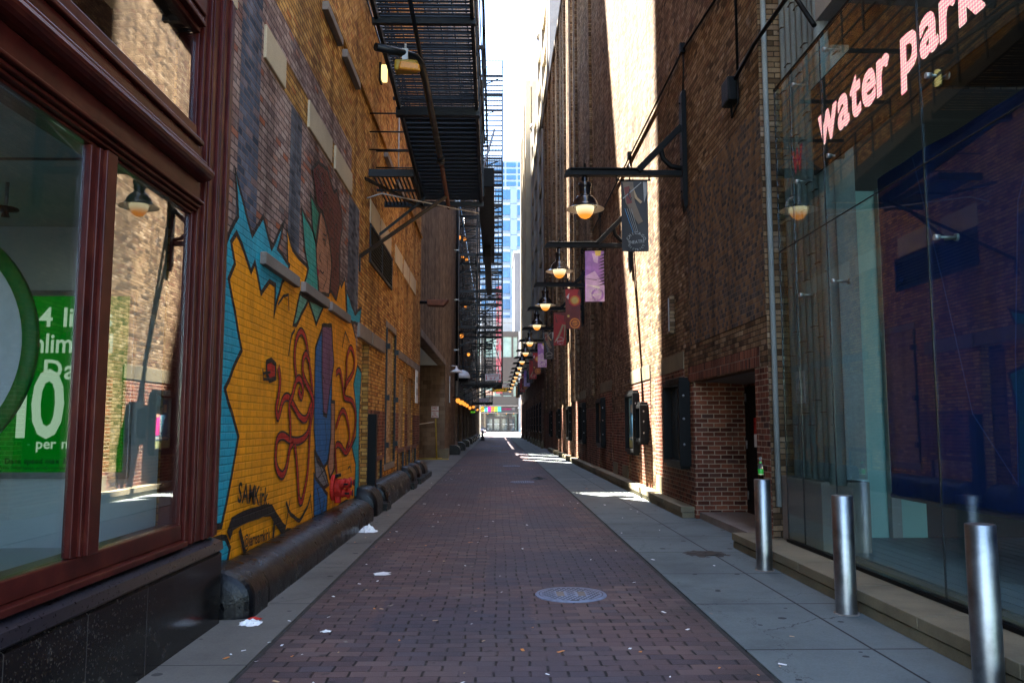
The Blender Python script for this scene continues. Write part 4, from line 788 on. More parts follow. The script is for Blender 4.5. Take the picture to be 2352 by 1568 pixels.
# ================================================================ RIGHT: theatre with brown brick, doorway and poster cases
th = thing('theatre_building', 'long tall brown brick theatre wall with red brick base and recessed doorway', 'building', (XR, 34, 0))
mb = MB(); mb.panel('x', XR, .35, 10.28, 58.3, 0, 23.3, 'brick_brown', [(10.78, 14.2, -.0, 2.35)]); mb.build('wall', th)
mb = MB(); mb.box(XR+.36, 14, 14.9, 58.2, 0, 23.3, 'brick_brown'); mb.box(XR+.36, 14, 10.3, 14.9, 2.6, 23.3, 'brick_brown'); mb.build('body', th)
mb = MB(); mb.box(4.37, 4.6, 10.3, 14.6, 0, 2.6, 'brick_red'); mb.box(XR-.0119, 4.369, 14.188, 14.199, 0, 2.355, 'brick_red'); mb.box(XR-.0119, 4.369, 10.781, 10.792, 0, 2.355, 'brick_red'); mb.build('recess_wall', th)
mb = MB(); mb.prism([(XR+.02, 2.36), (4.369, 2.30), (4.369, 2.5), (XR+.02, 2.5)], 'y', 10.785, 14.195, 'sill'); mb.build('recess_ceiling', th)
mb = MB(); mb.box(XR+.05, 4.369, 10.79, 14.19, .01, .12, 'sill'); mb.build('recess_step', th)
dr = MB(); dr.box(4.30, 4.366, 12.15, 14.1, .121, 2.26, 'black'); d_ = dr.build('door', th, .004)
dr = MB()
for y in (13.15,): dr.box(4.285, 4.299, y-.012, y+.012, .14, 2.24, 'joint')
dr.build('door_seam', d_)
dr = MB()
for y in (14.0, 12.95):
    for z in (.35, 1.2, 2.0): dr.tube([(4.285, y, z), (4.285, y, z+.14)], .016, 'steel', 8)
dr.build('hinge', d_)
dn = thing('door_notice', 'small red-topped white notice stuck on the black recess door', 'notice', (4.29, 13.5, 1.4))
mb = MB(); mb.box(4.288, 4.292, 13.25, 13.6, 1.45, 1.72, 'm_red'); mb.box(4.288, 4.292, 13.25, 13.6, 1.24, 1.448, 'paper')
solo(mb, 'door_notice', 'small red-topped white notice stuck on the black recess door', 'notice', (4.29, 13.42, 1.24)); bpy.data.objects.remove(dn)
mb = MB(); mb.box(XR-.02, XR+.15, 10.6, 14.55, 2.36, 2.62, 'brick_soldier'); mb.build('soldier_course', th)
mb = MB()   # red brick base fields, 12 mm proud
RB = [(14.21, 14.9, 0, 2.30), (14.9, 16.9, .0, 2.62), (16.95, 17.7, .0, 2.62), (18.2, 20.9, 0, 2.62), (21.3, 24.0, 0, 1.95), (24.3, 26.9, 0, 2.62), (27.2, 31, 0, 2.2), (31.4, 36, 0, 2.6), (36.4, 41, 0, 2.3), (41.4, 47, 0, 2.5), (47.3, 58.2, 0, 2.4), (10.29, 10.77, 0, 2.35)]
each('red_brick_base', th, [(XR-.012, XR, *q) for q in RB], 'brick_red')
each('stone_lintel', th, [(XR-.02, XR, a, b, 2.625, 2.95) for a, b in ((14.9, 16.9), (18.2, 20.9), (24.3, 26.9), (31.4, 36))], 'ledge', .006)
each('stone_patch', th, [(XR-.03, XR-.013, a, b, .2, .55) for a, b in ((21.3, 22.3), (23.2, 24.0), (17.0, 17.6))], 'ledge', .006)
each('pilaster', th, [(XR-.10, XR, y, y+1.1, 2.63, 23.2) for y in (28.5, 33.6, 35.6, 39.3, 40.9, 43.6, 47, 51, 55)], 'brick_brown')
mb = MB(); mb.box(XR-.006, XR, 10.3, 14.4, 3.0, 5.8, 'brick_band'); mb.build('header_brick_field', th)
M['coping'] = concrete('dark_coping', (.12, .09, .07))
mb = MB(); mb.box(XR-.13, XR+.4, 10.3, 58.4, 23.32, 23.6, 'coping'); mb.build('coping', th)
mb = MB()
segs = [(14.3, 15.75), (15.8, 17.25), (17.3, 19.9), (19.95, 23.5), (23.55, 27.5), (27.55, 31.5), (31.55, 35.4), (36.2, 38.4), (39.2, 42.5), (43.4, 46.5), (47.5, 51)]
for i, (a, b) in enumerate(segs):
    z = .02 if i > 1 else 0
    mb.box(3.22, XR-.013, a, b, .008, .095, 'ledge'); mb.box(3.20, XR-.013, a, b, .105, .2+z, 'ledge'); mb.box(3.25, XR-.02, a+.01, b-.01, .0951, .1049, 'joint')
mb.build('plinth', th, .008)
mb = MB(); mb.tube([(XR-.03, 9.0, 7.9), (XR-.03, 14.35, 8.45), (XR-.03, 26, 8.45), (XR-.03, 58, 8.45)], .022, 'black', 6)
for y in (14.35, 20.35, 26.3, 32, 38.5, 44, 50, 55): mb.box(XR-.09, XR-.001, y-.07, y+.07, 8.38, 8.56, 'black'); mb.tube([(XR-.03, y, 8.4), (XR-.06, y-.15, 8.0), (XR-.05, y, 7.6)], .018, 'black', 6)
mb.tube([(XR-.03, 11.1, 6.6), (XR-.03, 11.1, 12)], .02, 'black', 6); mb.build('conduit', th)
jb = thing('junction_box', 'black junction box on brown brick with cable running to the glass front', 'box', (XR, 11.3, 6.2))
mb = MB(); mb.box(XR-.16, XR-.001, 11.15, 11.5, 6.2, 6.55, 'black'); mb.build('box', jb, .02)
mb = MB(); mb.tube([(XR-.05, 11.2, 6.5), (XR-.05, 10.3, 6.6), (XR-.02, 9.0, 6.62), (3.52, 8.6, 6.0)], .028, 'black', 8); mb.tube([(XR-.08, 11.3, 6.2), (XR-.10, 11.2, 5.95), (XR-.05, 11.05, 6.1), (XR-.03, 11.1, 6.6)], .015, 'black', 6); mb.build('cable', jb)
eb = MB(); eb.box(XR-.10, XR-.001, 15.6, 16.2, 3.35, 4.1, 'brick_brown'); eb.box(XR-.115, XR-.10, 15.63, 15.69, 3.4, 4.05, 'galv'); solo(eb, 'service_box', 'flat brown service box with a bright hinge edge on brick', 'box', (XR, 15.9, 3.35), bevel=.006)
M['p_dark'] = plain('dark_case_back', (.02, .022, .022), .7); M['glossy'] = plain('poster_glazing', (.03, .035, .035), .08, var=.1)
for nm, col in (('p_blue', (.08, .28, .5)), ('p_cyan', (.35, .6, .65)), ('p_pink', (.75, .03, .30)), ('p_skin', (.55, .3, .2)), ('p_grass', (.5, .55, .25)), ('p_cream', (.7, .66, .55)), ('p_brown', (.16, .11, .07)), ('p_purple', (.32, .16, .45)), ('p_lilac', (.55, .38, .58)), ('p_red', (.45, .03, .025)), ('p_orange', (.65, .22, .03)), ('p_gold', (.6, .45, .1)), ('p_maroon', (.16, .03, .02)), ('p_char', (.025, .022, .022)), ('p_grey', (.3, .29, .27)), ('p_teal', (.05, .45, .42)), ('p_lime', (.35, .6, .04)), ('p_magenta', (.75, .01, .28)), ('p_yellow', (.75, .45, .02)), ('p_tan', (.42, .27, .14))): M[nm] = plain(nm, col, .6, var=.3, scale=5)
def case(y0, y1, z0, z1, label, kind, dep=.16, grp='poster cases on the right brick wall'):
    t = thing('poster_case', label, 'poster case', (XR-.01, (y0+y1)/2, z0), grp); xb, xf = XR-.013, XR-.013-dep
    b = MB(); b.box(xf, xb, y0, y0+.07, z0, z1, 'black'); b.box(xf, xb, y1-.07, y1, z0, z1, 'black'); b.box(xf, xb, y0+.071, y1-.071, z0, z0+.08, 'black'); b.box(xf, xb, y0+.071, y1-.071, z1-.08, z1, 'black'); b.box(xb-.05, xb-.03, y0+.071, y1-.071, z0+.081, z1-.081, 'p_dark')
    b.box(xf+.03, xb, y0+.1, y1-.1, z1+.001, z1+.06, 'black'); b.box(xf+.03, xb, y0+.1, y1-.1, z0-.06, z0-.001, 'black'); b.build('frame', t, .006)
    b = MB(); a, e, h = y0+.09, y1-.09, z1-z0-.2; zz = z0+.1; x = xb-.06
    sh_ = lambda m, u0, u1, v0, v1, k: b.box(x-.001*k, x-.001*k+.0008, a+(e-a)*u0, a+(e-a)*u1, zz+h*v0, zz+h*v1, m)
    if kind == 'movie':
        sh_('p_cyan', 0, 1, 0, 1, 1); sh_('p_grass', 0, 1, 0, .2, 2); sh_('p_blue', .5, .85, .25, .95, 2); sh_('p_cream', .55, .75, .7, .86, 3); sh_('p_pink', .1, .4, .25, .66, 3); sh_('p_skin', .18, .36, .6, .76, 4); sh_('p_brown', .15, .4, .73, .82, 5); sh_('p_blue', .1, .9, .16, .24, 6); sh_('p_cream', .15, .85, .18, .22, 7)
    elif kind == 'tan': sh_('p_brown', 0, 1, 0, 1, 1); sh_('p_tan', .1, .9, .55, .95, 2); sh_('p_grey', .1, .9, .03, .13, 2); sh_('p_char', .2, .8, .25, .5, 2)
    elif kind == 'grey': sh_('p_grey', 0, 1, 0, 1, 1); sh_('p_char', .2, .8, .3, .8, 2)
    else: sh_('glossy', 0, 1, 0, 1, 1)
    b.build('poster', t)
    b = MB()
    for v in (.25, .55, .82): b.lathe([(0, -.012), (.022, -.012), (.022, 0), (0, 0)], (xf+dep*.4, y0-.001, z0+(z1-z0)*v), 'steel', 8, 'y')
    b.build('lock', t)
case(14.45, 15.85, .885, 2.39, 'large empty black poster case beside the recessed doorway', 'empty', .2)
case(19.6, 20.85, .94, 2.38, 'sunlit poster case with a colourful pink and blue film poster', 'movie')
case(18.4, 19.05, 1.22, 2.06, 'small black case just right of the sunlit film poster', 'empty', .2)
case(25.65, 26.95, .95, 2.4, 'black case with a brown poster, first one left of the film poster', 'tan')
case(31.2, 32.6, .95, 2.4, 'narrow-looking dark case, second one left of the film poster', 'empty')
case(37, 38.4, .95, 2.4, 'pale glinting case, third one left of the film poster', 'grey')
case(43.4, 44.8, .95, 2.4, 'thin dark case between the sun streaks down the alley', 'empty')
case(49.5, 50.9, .95, 2.4, 'farthest case on the tall brown wall, beside its far corner', 'grey')
mb = MB(); mb.box(XR-.02, XR-.0125, 16.1, 16.85, .9, 2.25, 'p_char'); mb.box(XR-.022, XR-.0205, 16.25, 16.7, 1.6, 2.0, 'p_brown')
solo(mb, 'faded_poster', 'tall dark faded poster pasted flat on red brick right of the sunlight', 'poster', (XR-.02, 16.5, .9))

# lamps on bracket arms and the banners beneath them
LY = [14.4, 20.4, 26.3, 31.8, 38.5, 44, 50, 55.2, 60.4, 66, 71, 77, 84.5, 93]
M['bulb'] = bulb_mat('lit_globe', (.85, .27, .03), (1, .85, .5), 1.45, -.46, -.245)
def lamp(y, label):
    t = thing('alley_lamp', label, 'street lamp', (1.6, y, 5.75), 'black bell lamps on brackets along the right wall')
    b = MB(); zt = 6.15
    b.prism([(XR-.001, 5.55), (XR-.001, 7.65), (XR-.05, 7.7), (XR-.09, 7.6), (XR-.09, 5.65), (XR-.05, 5.42)], 'y', y-.10, y+.10, 'black')
    for z in (5.8, 6.4, 7.0, 7.45): b.tube([(XR-.09, y, z), (XR-.115, y, z)], .02, 'black', 6)
    b.build('wall_plate', t, .006)
    b = MB()   # I-section arm with the kinked upper chord
    b.box(1.34, XR-.091, y-.07, y+.07, zt-.07, zt-.045, 'black'); b.box(1.34, 2.62, y-.07, y+.07, zt+.045, zt+.07, 'black'); b.box(1.34, XR-.091, y-.02, y+.02, zt-.0449, zt+.0449, 'black')
    b.bar((2.56, y, zt+.03), (XR-.08, y, zt+.86), .12, .11, 'black'); b.prism([(1.34, zt+.07), (1.34, zt-.07), (1.22, zt-.09), (1.26, zt+.02)], 'y', y-.07, y+.07, 'black')
    b.tube([(XR-.09, y, zt+.08), (XR-.28, y, zt+.12), (XR-.42, y, zt+.26), (XR-.46, y, zt+.44)], .05, 'black', 8); b.tube([(1.6, y, zt+.07), (1.6, y, zt+.16)], .025, 'black', 6); b.build('bracket_arm', t, .004)
    b = MB(); c = (1.6, y, 5.75)
    b.lathe([(0, .33), (.045, .32), (.06, .27), (.045, .22), (.05, .20), (.115, .19), (.125, .15), (.105, .12), (.10, -.02), (.15, -.06), (.20, -.12), (.225, -.19), (.235, -.22), (.25, -.225), (.25, -.245), (.2, -.25)], c, 'lamp_black', 28)
    b.build('bell_housing', t)
    b = MB(); b.lathe([(.20, -.235), (.26, -.245), (.345, -.285)], c, 'lamp_black', 28); b.lathe([(.345, -.287), (.255, -.252), (.17, -.245)], c, 'shade', 28); b.lathe([(.345, -.285), (.348, -.287), (.345, -.288)], c, 'shade', 28); b.build('shade', t)
    b = MB(); b.lathe([(.165, -.245), (.16, -.30), (.135, -.37), (.09, -.43), (.04, -.455), (0, -.46)], c, 'bulb', 24); b.build('globe', t)
    return t
LN = ['nearest', 'second', 'third', 'fourth', 'fifth', 'sixth', 'seventh', 'eighth', 'ninth', 'tenth', 'eleventh', 'twelfth', 'thirteenth', 'farthest']
L0 = None
for i, y in enumerate(LY):
    lab = '%s lit bell lamp of the row on the right wall' % LN[i]
    if i == 0: L0 = lamp(y, lab)
    else: dup(L0, (1.6, y, 5.75), lab)
def arc(b, cx, cz, y, s_, m, k=1.0):
    cx = 2.515; b.arc_text('CHICAGO', .072*k, (cx, y, cz), .135*s_, 160, 22, X_, U_, m); b.text('THEATRE', .082*k, (cx, y, cz-.03), (1, 0, .12), (0, 0, 1), m, .06, align='c', wid=.82); b.arc_text('DISTRICT', .056*k, (cx, y, cz), .165*s_, 210, 332, X_, U_, m, True)
def banner(i, y, kind, label):
    x0, x1, z0, z1 = 2.26, 2.74, 4.70, 6.0
    t = thing('banner', label, 'banner', (2.5, y, z0), 'theatre banners hung from the lamp arms'); rb = random.Random(i)
    b = MB(); n, k_ = 8, 16
    ph = rb.uniform(0, 6)
    fn = lambda u, v, d=0: (x0+(x1-x0)*u, y-d+.018*math.sin(u*5+v*2+ph)*(1-v*.5), z0+(z1-z0)*v)
    base = dict(black='p_char', purple='p_purple', sun='p_maroon', red='p_red', orange='p_orange')[kind]
    for p in range(n):
        for q in range(k_):
            for d in (0,): b.face([fn(p/n, q/k_), fn((p+1)/n, q/k_), fn((p+1)/n, (q+1)/k_), fn(p/n, (q+1)/k_)], base, True)
            b.face([fn(p/n, q/k_, -.006), fn(p/n, (q+1)/k_, -.006), fn((p+1)/n, (q+1)/k_, -.006), fn((p+1)/n, q/k_, -.006)], base, True)
    b.build('cloth', t)
    b = MB(); yy = y-.024
    lay_ = [0]
    def shp(m, pts):
        lay_[0] += 1; b.face([(x0+(x1-x0)*u, yy-.0007*lay_[0], z0+(z1-z0)*v) for u, v in pts], m)
    circ = lambda u, v, r, m, r2=None: shp(m, [(u+r*math.cos(a*math.pi/12), v+r*.37*math.sin(a*math.pi/12)*(r2 or 1)) for a in range(24)])
    def ln(p, w_, m):
        lay_[0] += 1; k = yy-.0007*lay_[0]; b.strip([(x0+(x1-x0)*u, z0+(z1-z0)*v) for u, v in p], w_, lambda a, c: (a, k, c), m)
    if kind == 'black':
        shp('p_brown', [(.05, .98), (.45, .98), (.5, .7), (.7, .5), (.8, .42), (.62, .38), (.35, .55), (.15, .68)]); shp('p_maroon', [(.1, .9), (.3, .92), (.4, .68), (.2, .66)])
        shp('p_tan', [(.45, .9), (.5, .75), (.72, .67), (.78, .7), (.6, .76)]); shp('p_grey', [(.82, .98), (.98, .98), (.95, .8), (.85, .68)]); ln([(.05, .74), (.75, .97)], .018, 'p_grey')
        ln([(.32, .88), (.26, .78), (.34, .72), (.38, .76)], .02, 'p_char')
        for k in range(4): ln([(.12+.08*k, .6), (.42+.06*k, .26)], .007, 'p_grey' if k else 'p_blue')
        arc(b, 2.58, z0+.17, yy-.02, 1, 'p_grey')
    elif kind == 'purple':
        shp('p_lilac', [(0, .5), (.5, .6), (1, .3), (1, 0), (0, 0)]); shp('p_lilac', [(.35, .95), (.7, .93), (.65, .75), (.45, .78)]); shp('p_lilac', [(.25, .35), (.75, .32), (.6, .22), (.3, .26)]); shp('p_cream', [(0, .33), (.8, .24), (.7, .3)]); shp('p_gold', [(.5, 1), (.85, 1), (.8, .9), (.55, .9)])
        for k in range(10): z = .92-.065*k; shp('p_char', [(.88-.02*k % .1, z), (1, z+.03), (1, z-.005), (.72-.01*k, z-.03)])
        shp('p_purple', [(.1, .9), (.3, .88), (.28, .6), (.05, .62)]); ln([(0, .45), (.6, .42)], .012, 'p_char'); circ(.62, .13, .34, 'p_purple'); circ(.62, .13, .22, 'p_lilac'); arc(b, 2.56, z0+.17, yy-.02, .9, 'p_cream', .95)
    elif kind == 'sun':
        shp('p_red', [(0, 1), (.9, 1), (.75, .8), (.3, .7), (0, .8)]); circ(.62, .72, .42, 'p_red'); circ(.62, .72, .32, 'p_orange'); circ(.62, .72, .22, 'p_gold'); shp('p_cream', [(.05, .8), (.25, .9), (.2, .74)])
        circ(.62, .14, .36, 'p_orange'); circ(.62, .14, .26, 'p_maroon'); circ(.62, .14, .2, 'p_orange'); b.text('THEATRE', .058, (2.55, yy-.02, z0+.155), (1, 0, .15), U_, 'p_char', align='c'); circ(.18, .32, .08, 'p_gold')
    elif kind == 'red':
        shp('p_maroon', [(0, 1), (1, 1), (.95, .7), (.6, .62), (.2, .7)]); shp('p_red', [(.1, .95), (.85, .9), (.9, .65), (.4, .6)]); shp('p_tan', [(.7, .64), (.85, .62), (.45, .25), (.12, .08), (.05, .1), (.4, .35)]); shp('p_tan', [(.85, .64), (.98, .6), (.9, .2), (.82, .2)]); arc(b, 2.56, z0+.17, yy-.02, .9, 'p_cream', .9)
    else: shp('p_tan', [(.55, .9), (.8, .85), (.4, .1), (.25, .15)]); circ(.6, .14, .3, 'p_maroon'); b.text('THEATRE', .058, (2.55, yy-.02, z0+.15), X_, U_, 'p_orange', align='c')
    b.build('print', t)
    b = MB(); b.tube([(x0-.1, y, z1+.012), (x1+.06, y, z1+.012)], .014, 'black', 6)
    for x in (x0-.07, x1+.03): b.box(x-.012, x+.012, y-.012, y+.012, z1, 6.079, 'black')
    b.build('rod', t); return t
KN = dict(black='charcoal banner with a brown violin shape', purple='purple banner with a film-strip edge', sun='dark red banner with a glowing orange disc', red='red banner with striding legs', orange='bright orange banner')
protos = {}
kinds = ['black', 'purple', 'sun', 'red', 'black', 'purple', 'sun', 'red', 'black', 'purple', 'sun', 'red', 'black', 'orange']
cnt = {}
for i, (y, k) in enumerate(zip(LY, kinds)):
    c_ = cnt.get(k, 0); cnt[k] = c_+1
    lab = KN[k] if k == 'orange' else '%s, %s of its design' % (KN[k], ['nearest', 'second', 'third', 'farthest'][c_])
    if k == 'orange': lab = 'bright orange banner under the last lamp of the row'
    if k not in protos: protos[k] = banner(i, y+.02, k, lab)
    else: dup(protos[k], (2.5, y+.02, 4.70), lab)

# ================================================================ RIGHT far: low arcade and the white garage
ar = thing('arcade_building', 'low dark brick arcade with narrow bays far down the right side', 'building', (XR, 88, 0))
M['brick_arc'] = brick('arcade_brick', [(0, (.08, .045, .03)), (.5, (.17, .095, .06)), (1, (.24, .15, .1))], (.15, .1, .08), stain=.4)
holes = [(60.2+i*4.6, 62.6+i*4.6, .55, 3.6) for i in range(11)]
mb = MB(); mb.panel('x', XR, .35, 58.35, 112, 0, 5.5, 'brick_arc', holes); mb.build('wall', ar)
mb = MB(); mb.box(XR+.36, 3.95, 58.4, 111.9, 0, 5.45, 'brick_arc'); mb.build('body', ar)
mb = MB()
for a, b, z0, z1 in holes: mb.box(XR+.1, XR+.12, a, b, z0, z1, 'black')
mb.build('dark_infill', ar)
mb = MB()
for a, b, z0, z1 in holes: mb.box(XR-.06, XR+.05, a-.1, b+.1, .95, 1.02, 'ledge'); mb.box(XR-.14, XR-.001, a-1.5, a-.3, 0, 4.2, 'brick_arc')
mb.build('pier', ar)
mb = MB(); mb.box(XR-.12, XR+.4, 58.4, 112, 5.505, 5.7, 'coping'); mb.build('coping', ar)
for i in range(7):
    y = 63+i*4.6
    case(y+.6-1.8, y+1.9-1.8, 1.05, 3.3, 'thin black display case on the arcade, %s along from the tall wall' % ('first', 'second', 'third', 'fourth', 'fifth', 'sixth', 'last')[i], 'empty', .12, 'cases along the arcade')
b0 = None
for i, (x, y) in enumerate(((3.1, 56.6), (3.1, 60.8), (3.1, 65.2), (3.1, 69.7), (3.1, 74.4), (3.1, 81.6), (3.1, 90.5), (3.1, 101.6))):
    lab = '%s stubby concrete guard stone at the foot of the arcade' % ('nearest', 'second', 'third', 'fourth', 'fifth', 'sixth', 'seventh', 'farthest')[i]
    if b0 is None:
        b0 = thing('guard_stone', lab, 'bollard', (x+.15, y, 0), 'guard stones at the arcade'); mb = MB(); mb.prism([(x, .008), (XR-.16, .008), (XR-.16, .5), (x+.12, .5), (x+.03, .42)], 'y', y, y+.9, 'ledge'); mb.build('stone', b0, .04)
        mb = MB(); mb.box(x+.1, XR-.17, y+.05, y+.85, .501, .53, 'coping'); mb.build('cap', b0)
    else: dup(b0, (x+.15, y, 0), lab)
wp = thing('wooden_post', 'tall brown post standing at the far right end of the alley', 'post', (3.35, 100, 0))
mb = MB(); mb.box(3.2, 3.5-.2, 99.8, 100.2, 0, 2.2, 'rust'); mb.build('post', wp, .02); mb = MB(); mb.box(3.18, 3.32, 99.75, 100.25, 2.201, 2.26, 'coping'); mb.build('cap', wp)
ga = thing('parking_garage', 'cream parking garage with slanting-looking white spandrels rising over the right wall', 'building', (4, 75, 0))
M['cream'] = concrete('cream_precast', (.42, .36, .26), None, stain=.2)
GX = 4.0
mb = MB(); mb.box(GX+1.6, 20, 61, 76, 5.5, 37, 'cream'); mb.box(GX+1.6, 20, 76.01, 90.5, 5.5, 33.6, 'cream'); mb.build('core', ga)
mb = MB(); mb.box(GX, 20, 59.5, 61, 6, 50, 'limestone'); mb.build('stair_tower', ga)
for ya, yb_, top in ((61.01, 75.9, 38), (76.3, 90.4, 34.5)):
    k = 0
    while 6.2+k*3.3+1.25 < top:
        z = 6.2+k*3.3; mb = MB(); mb.box(GX, GX+.3, ya, yb_, z, z+1.25, 'cream'); mb.build('spandrel', ga); mb = MB(); mb.box(GX+.31, GX+1.59, ya, yb_, z+.1, z+.35, 'limestone'); mb.build('deck_slab', ga); k += 1
    for y in (ya+.01, (ya+yb_)/2, yb_-.9): mb = MB(); mb.box(GX-.08, GX+.6, y, y+.9, 5.5, top, 'limestone'); mb.build('column', ga)
for y, z in ((75.2, 38), (89.9, 34.5)): mb = MB(); mb.lathe([(0, 1.3), (.45, 1.0), (.5, .5), (.2, .15), (.35, 0), (0, 0)], (GX+.3, y, z), 'limestone', 14); mb.build('finial', ga)
wb = thing('stone_office', 'pale stone office tower at the far right with tall ribs', 'building', (4, 103, 0))
mb = MB(); mb.box(3.75, 20, 92.1, 116, 5.5, 41, 'limestone'); mb.build('core', wb)
for x, y in ((3.38, 91.6), (4.1, 91.6), (3.4, 98), (3.4, 104.5), (3.4, 111)): mb = MB(); mb.box(x, x+.6 if y < 92 else 3.74, y, y+1.3, 5.72, 41.5, 'cream'); mb.build('rib', wb)
for k in range(9): z = 8+k*3.8; mb = MB(); mb.box(3.68, 3.74, 99.4, 110.9, z, z+1.6, 'p_char'); mb.build('window_band', wb)

# ================================================================ FAR END: theatre front across the street
FY = 152
tf = thing('street_theatre', 'brown glass and steel theatre front across the street at the alley end', 'building', (0, FY, .4))
M['bronze'] = plain('bronze_frame', (.032, .026, .02), .5, var=.2); M['pale_glass'] = plain('pale_green_glass', (.16, .24, .20), .12, var=.35, scale=.6, spec=.6); M['mirror_glass'] = plain('dark_street_glass', (.05, .07, .075), .05, var=.8, scale=.8, spec=.9)
mb = MB(); mb.box(-14, 14, FY+.8, FY+20, .4, 19, 'bronze')
mb.box(-14, 4.2, FY, FY+.79, 3.9, 6.9, 'bronze'); mb.box(-14, 4.2, FY+.05, FY+.79, 9.6, 14.2, 'bronze'); mb.box(-14, 4.2, FY, FY+.79, 18, 19, 'bronze')
for x in (-6, -2.75, 1.0, 2.9, 4.0): mb.box(x, x+.35, FY+.1, FY+.79, 6.9, 19, 'bronze')
mb.build('wall', tf)
mb = MB(); mb.box(-14, 4.0, FY+.3, FY+.4, 6.9, 9.6, 'pale_glass'); mb.box(-14, 4.0, FY+.3, FY+.4, 14.2, 18, 'pale_glass'); mb.build('window', tf)
mb = MB(); mb.box(.8, 2.9, FY+.25, FY+.29, 7.1, 9.5, 'p_char'); mb.box(-1.9, -.3, FY+.25, FY+.29, 7.1, 8.0, 'p_skin'); mb.build('window_print', tf)
mb = MB(); mb.box(-14, 4.1, FY-.5, FY-.05, 5.05, 5.25, 'sill'); mb.box(-14, 4.1, FY-.3, FY-.05, 3.75, 3.9, 'sill'); mb.build('canopy_edge', tf)
mb = MB(); mb.box(-3.6, 3.9, FY-.12, FY-.001, 3.91, 5.04, 'p_char'); mb.build('sign_band', tf)
mb = MB()
for i, m in enumerate(('p_orange', 'p_yellow', 'p_teal', 'p_magenta', 'p_orange', 'p_lime', 'p_teal')):
    x = -3.35+i*.62
    mb.box(x, x+.6, FY-.14, FY-.121, 3.95, 5.0, m)
    mb.lathe([(0, -.006), (.19, -.006), (.19, 0)], (x+.3, FY-.141, 4.5), 'p_char', 12, 'y'); mb.lathe([(0, -.008), (.13, -.008)], (x+.28, FY-.142, 4.52), m, 12, 'y'); mb.box(x+.05, x+.55, FY-.145, FY-.141, 3.97, 4.12, 'p_char')
mb.build('portrait_panel', tf)
M['pinklet'] = glow('lit_pink_letter', (.75, .0, .25), 1); M['whitelet'] = glow('lit_white_letter', (.8, .8, .85), 1)
mb = MB(); mb.text('GOODMAN', .42, (1.15, FY-.15, 4.42), X_, U_, 'pinklet', .05, wid=.75); mb.text('THEATRE', .2, (3.0, FY-.15, 4.66), X_, U_, 'whitelet', .05, wid=.6); mb.text('SEASON', .2, (3.0, FY-.15, 4.42), X_, U_, 'whitelet', .05, wid=.6); mb.build('lettering', tf)
mb = MB(); mb.box(-14, 4.0, FY+.5, FY+.55, .4, 3.75, 'mirror_glass'); mb.box(3.05, 3.85, FY+.4, FY+.45, .7, 3.7, 'pale_glass'); mb.build('shop_glass', tf)
for i, x in enumerate((-1.55, -.05, 1.2, 2.0-.3)): pass
for x in (-1.72, -.42, 1.05, 2.35-1.3+1.3):
    d_ = MB(); d_.box(x-.0, x+.14, FY+.1, FY+.3, .42, 3.0, 'bronze'); d_.box(x+1.06, x+1.2, FY+.1, FY+.3, .42, 3.0, 'bronze'); d_.box(x+.141, x+1.059, FY+.1, FY+.3, 2.78, 3.0, 'bronze'); d_.box(x+.141, x+1.059, FY+.1, FY+.3, .42, .68, 'bronze'); d_.box(x+.141, x+1.059, FY+.1, FY+.3, 1.7, 1.8, 'galv'); dd = d_.build('door', tf)
    d_ = MB(); d_.box(x+.141, x+1.059, FY+.2, FY+.22, .681, 2.779, 'mirror_glass'); d_.build('door_glass', dd)
mb = MB()
for x in (-1.9, -.52, .8, 3.57-1.2): mb.box(x, x+.17, FY+.05, FY+.32, .42, 3.74, 'bronze')
mb.box(-1.9, 3.6, FY+.06, FY+.31, 3.02, 3.2, 'bronze'); mb.build('door_frame', tf)
mb = MB()
for x in (-1.5, .3, 1.95, 3.3): mb.lathe([(0, .1), (.09, .06), (.1, 0), (.06, -.08), (0, -.1)], (x, FY-.2, 3.7), 'warm', 10)
mb.build('canopy_bulb', tf)
mb = MB(); mb.box(4.21, 5.3, FY-.4, FY+.5, .4, 19, 'limestone'); mb.box(4.05, 5.4, FY-.6, FY+.4, 4.6, 4.95, 'limestone'); mb.box(4.05, 5.4, FY-.6, FY+.4, 8.1, 8.4, 'limestone'); mb.build('stone_pier', tf)
mb = MB(); mb.box(-6, -2.75, FY-.2, FY-.01, .4, 3.74, 'stone'); mb.build('tan_pier', tf)
rs = thing('vertical_sign', 'tall red blade sign with white letters GOODMAN above the street', 'sign', (.5, 146, 7))
M['red_sign'] = plain('red_sign_face', (.22, .006, .012), .45, var=.2)
AX, TX, BX = .02, .82, 1.18   # v-shaped plan: left face, nose, right face
mb = MB(); mb.prism([(AX, 146.2), (TX, 145.4), (BX, 146.2)], 'z', 7.2, 26.5, 'red_sign'); mb.build('body', rs)
mb = MB(); d1 = Vector((TX-AX, -.8, 0)).normalized(); n1 = Vector((-.7, -.72, 0))*.02; d2 = Vector((BX-TX, .8, 0)).normalized()
for i, ch in enumerate('GOODMAN'):
    z = 23.6-2.55*i
    mb.text(ch, 2.2, Vector((AX, 146.2, z))+d1*.57+n1, d1, U_, 'whitelet', align='c', wid=.52); mb.text(ch, 2.2, Vector((TX, 145.4, z))+d2*.44+Vector((.02, -.01, 0)), d2, U_, 'whitelet', align='c', wid=.5)
mb.build('lettering', rs)
st = thing('street_sign', 'black lit sign reading DEARBORN ST. in yellow at the alley mouth', 'sign', (.6, 118, 6.5))
M['ylet'] = glow('lit_yellow_letter', (.9, .5, .03), 1)
mb = MB(); mb.box(-.45, 1.85, 118, 118.15, 6.35, 6.95, 'black'); mb.build('board', st)
mb = MB(); mb.text('DEARBORN ST.', .34, (.7, 117.98, 6.5), X_, U_, 'ylet', .09, align='c', wid=.75)
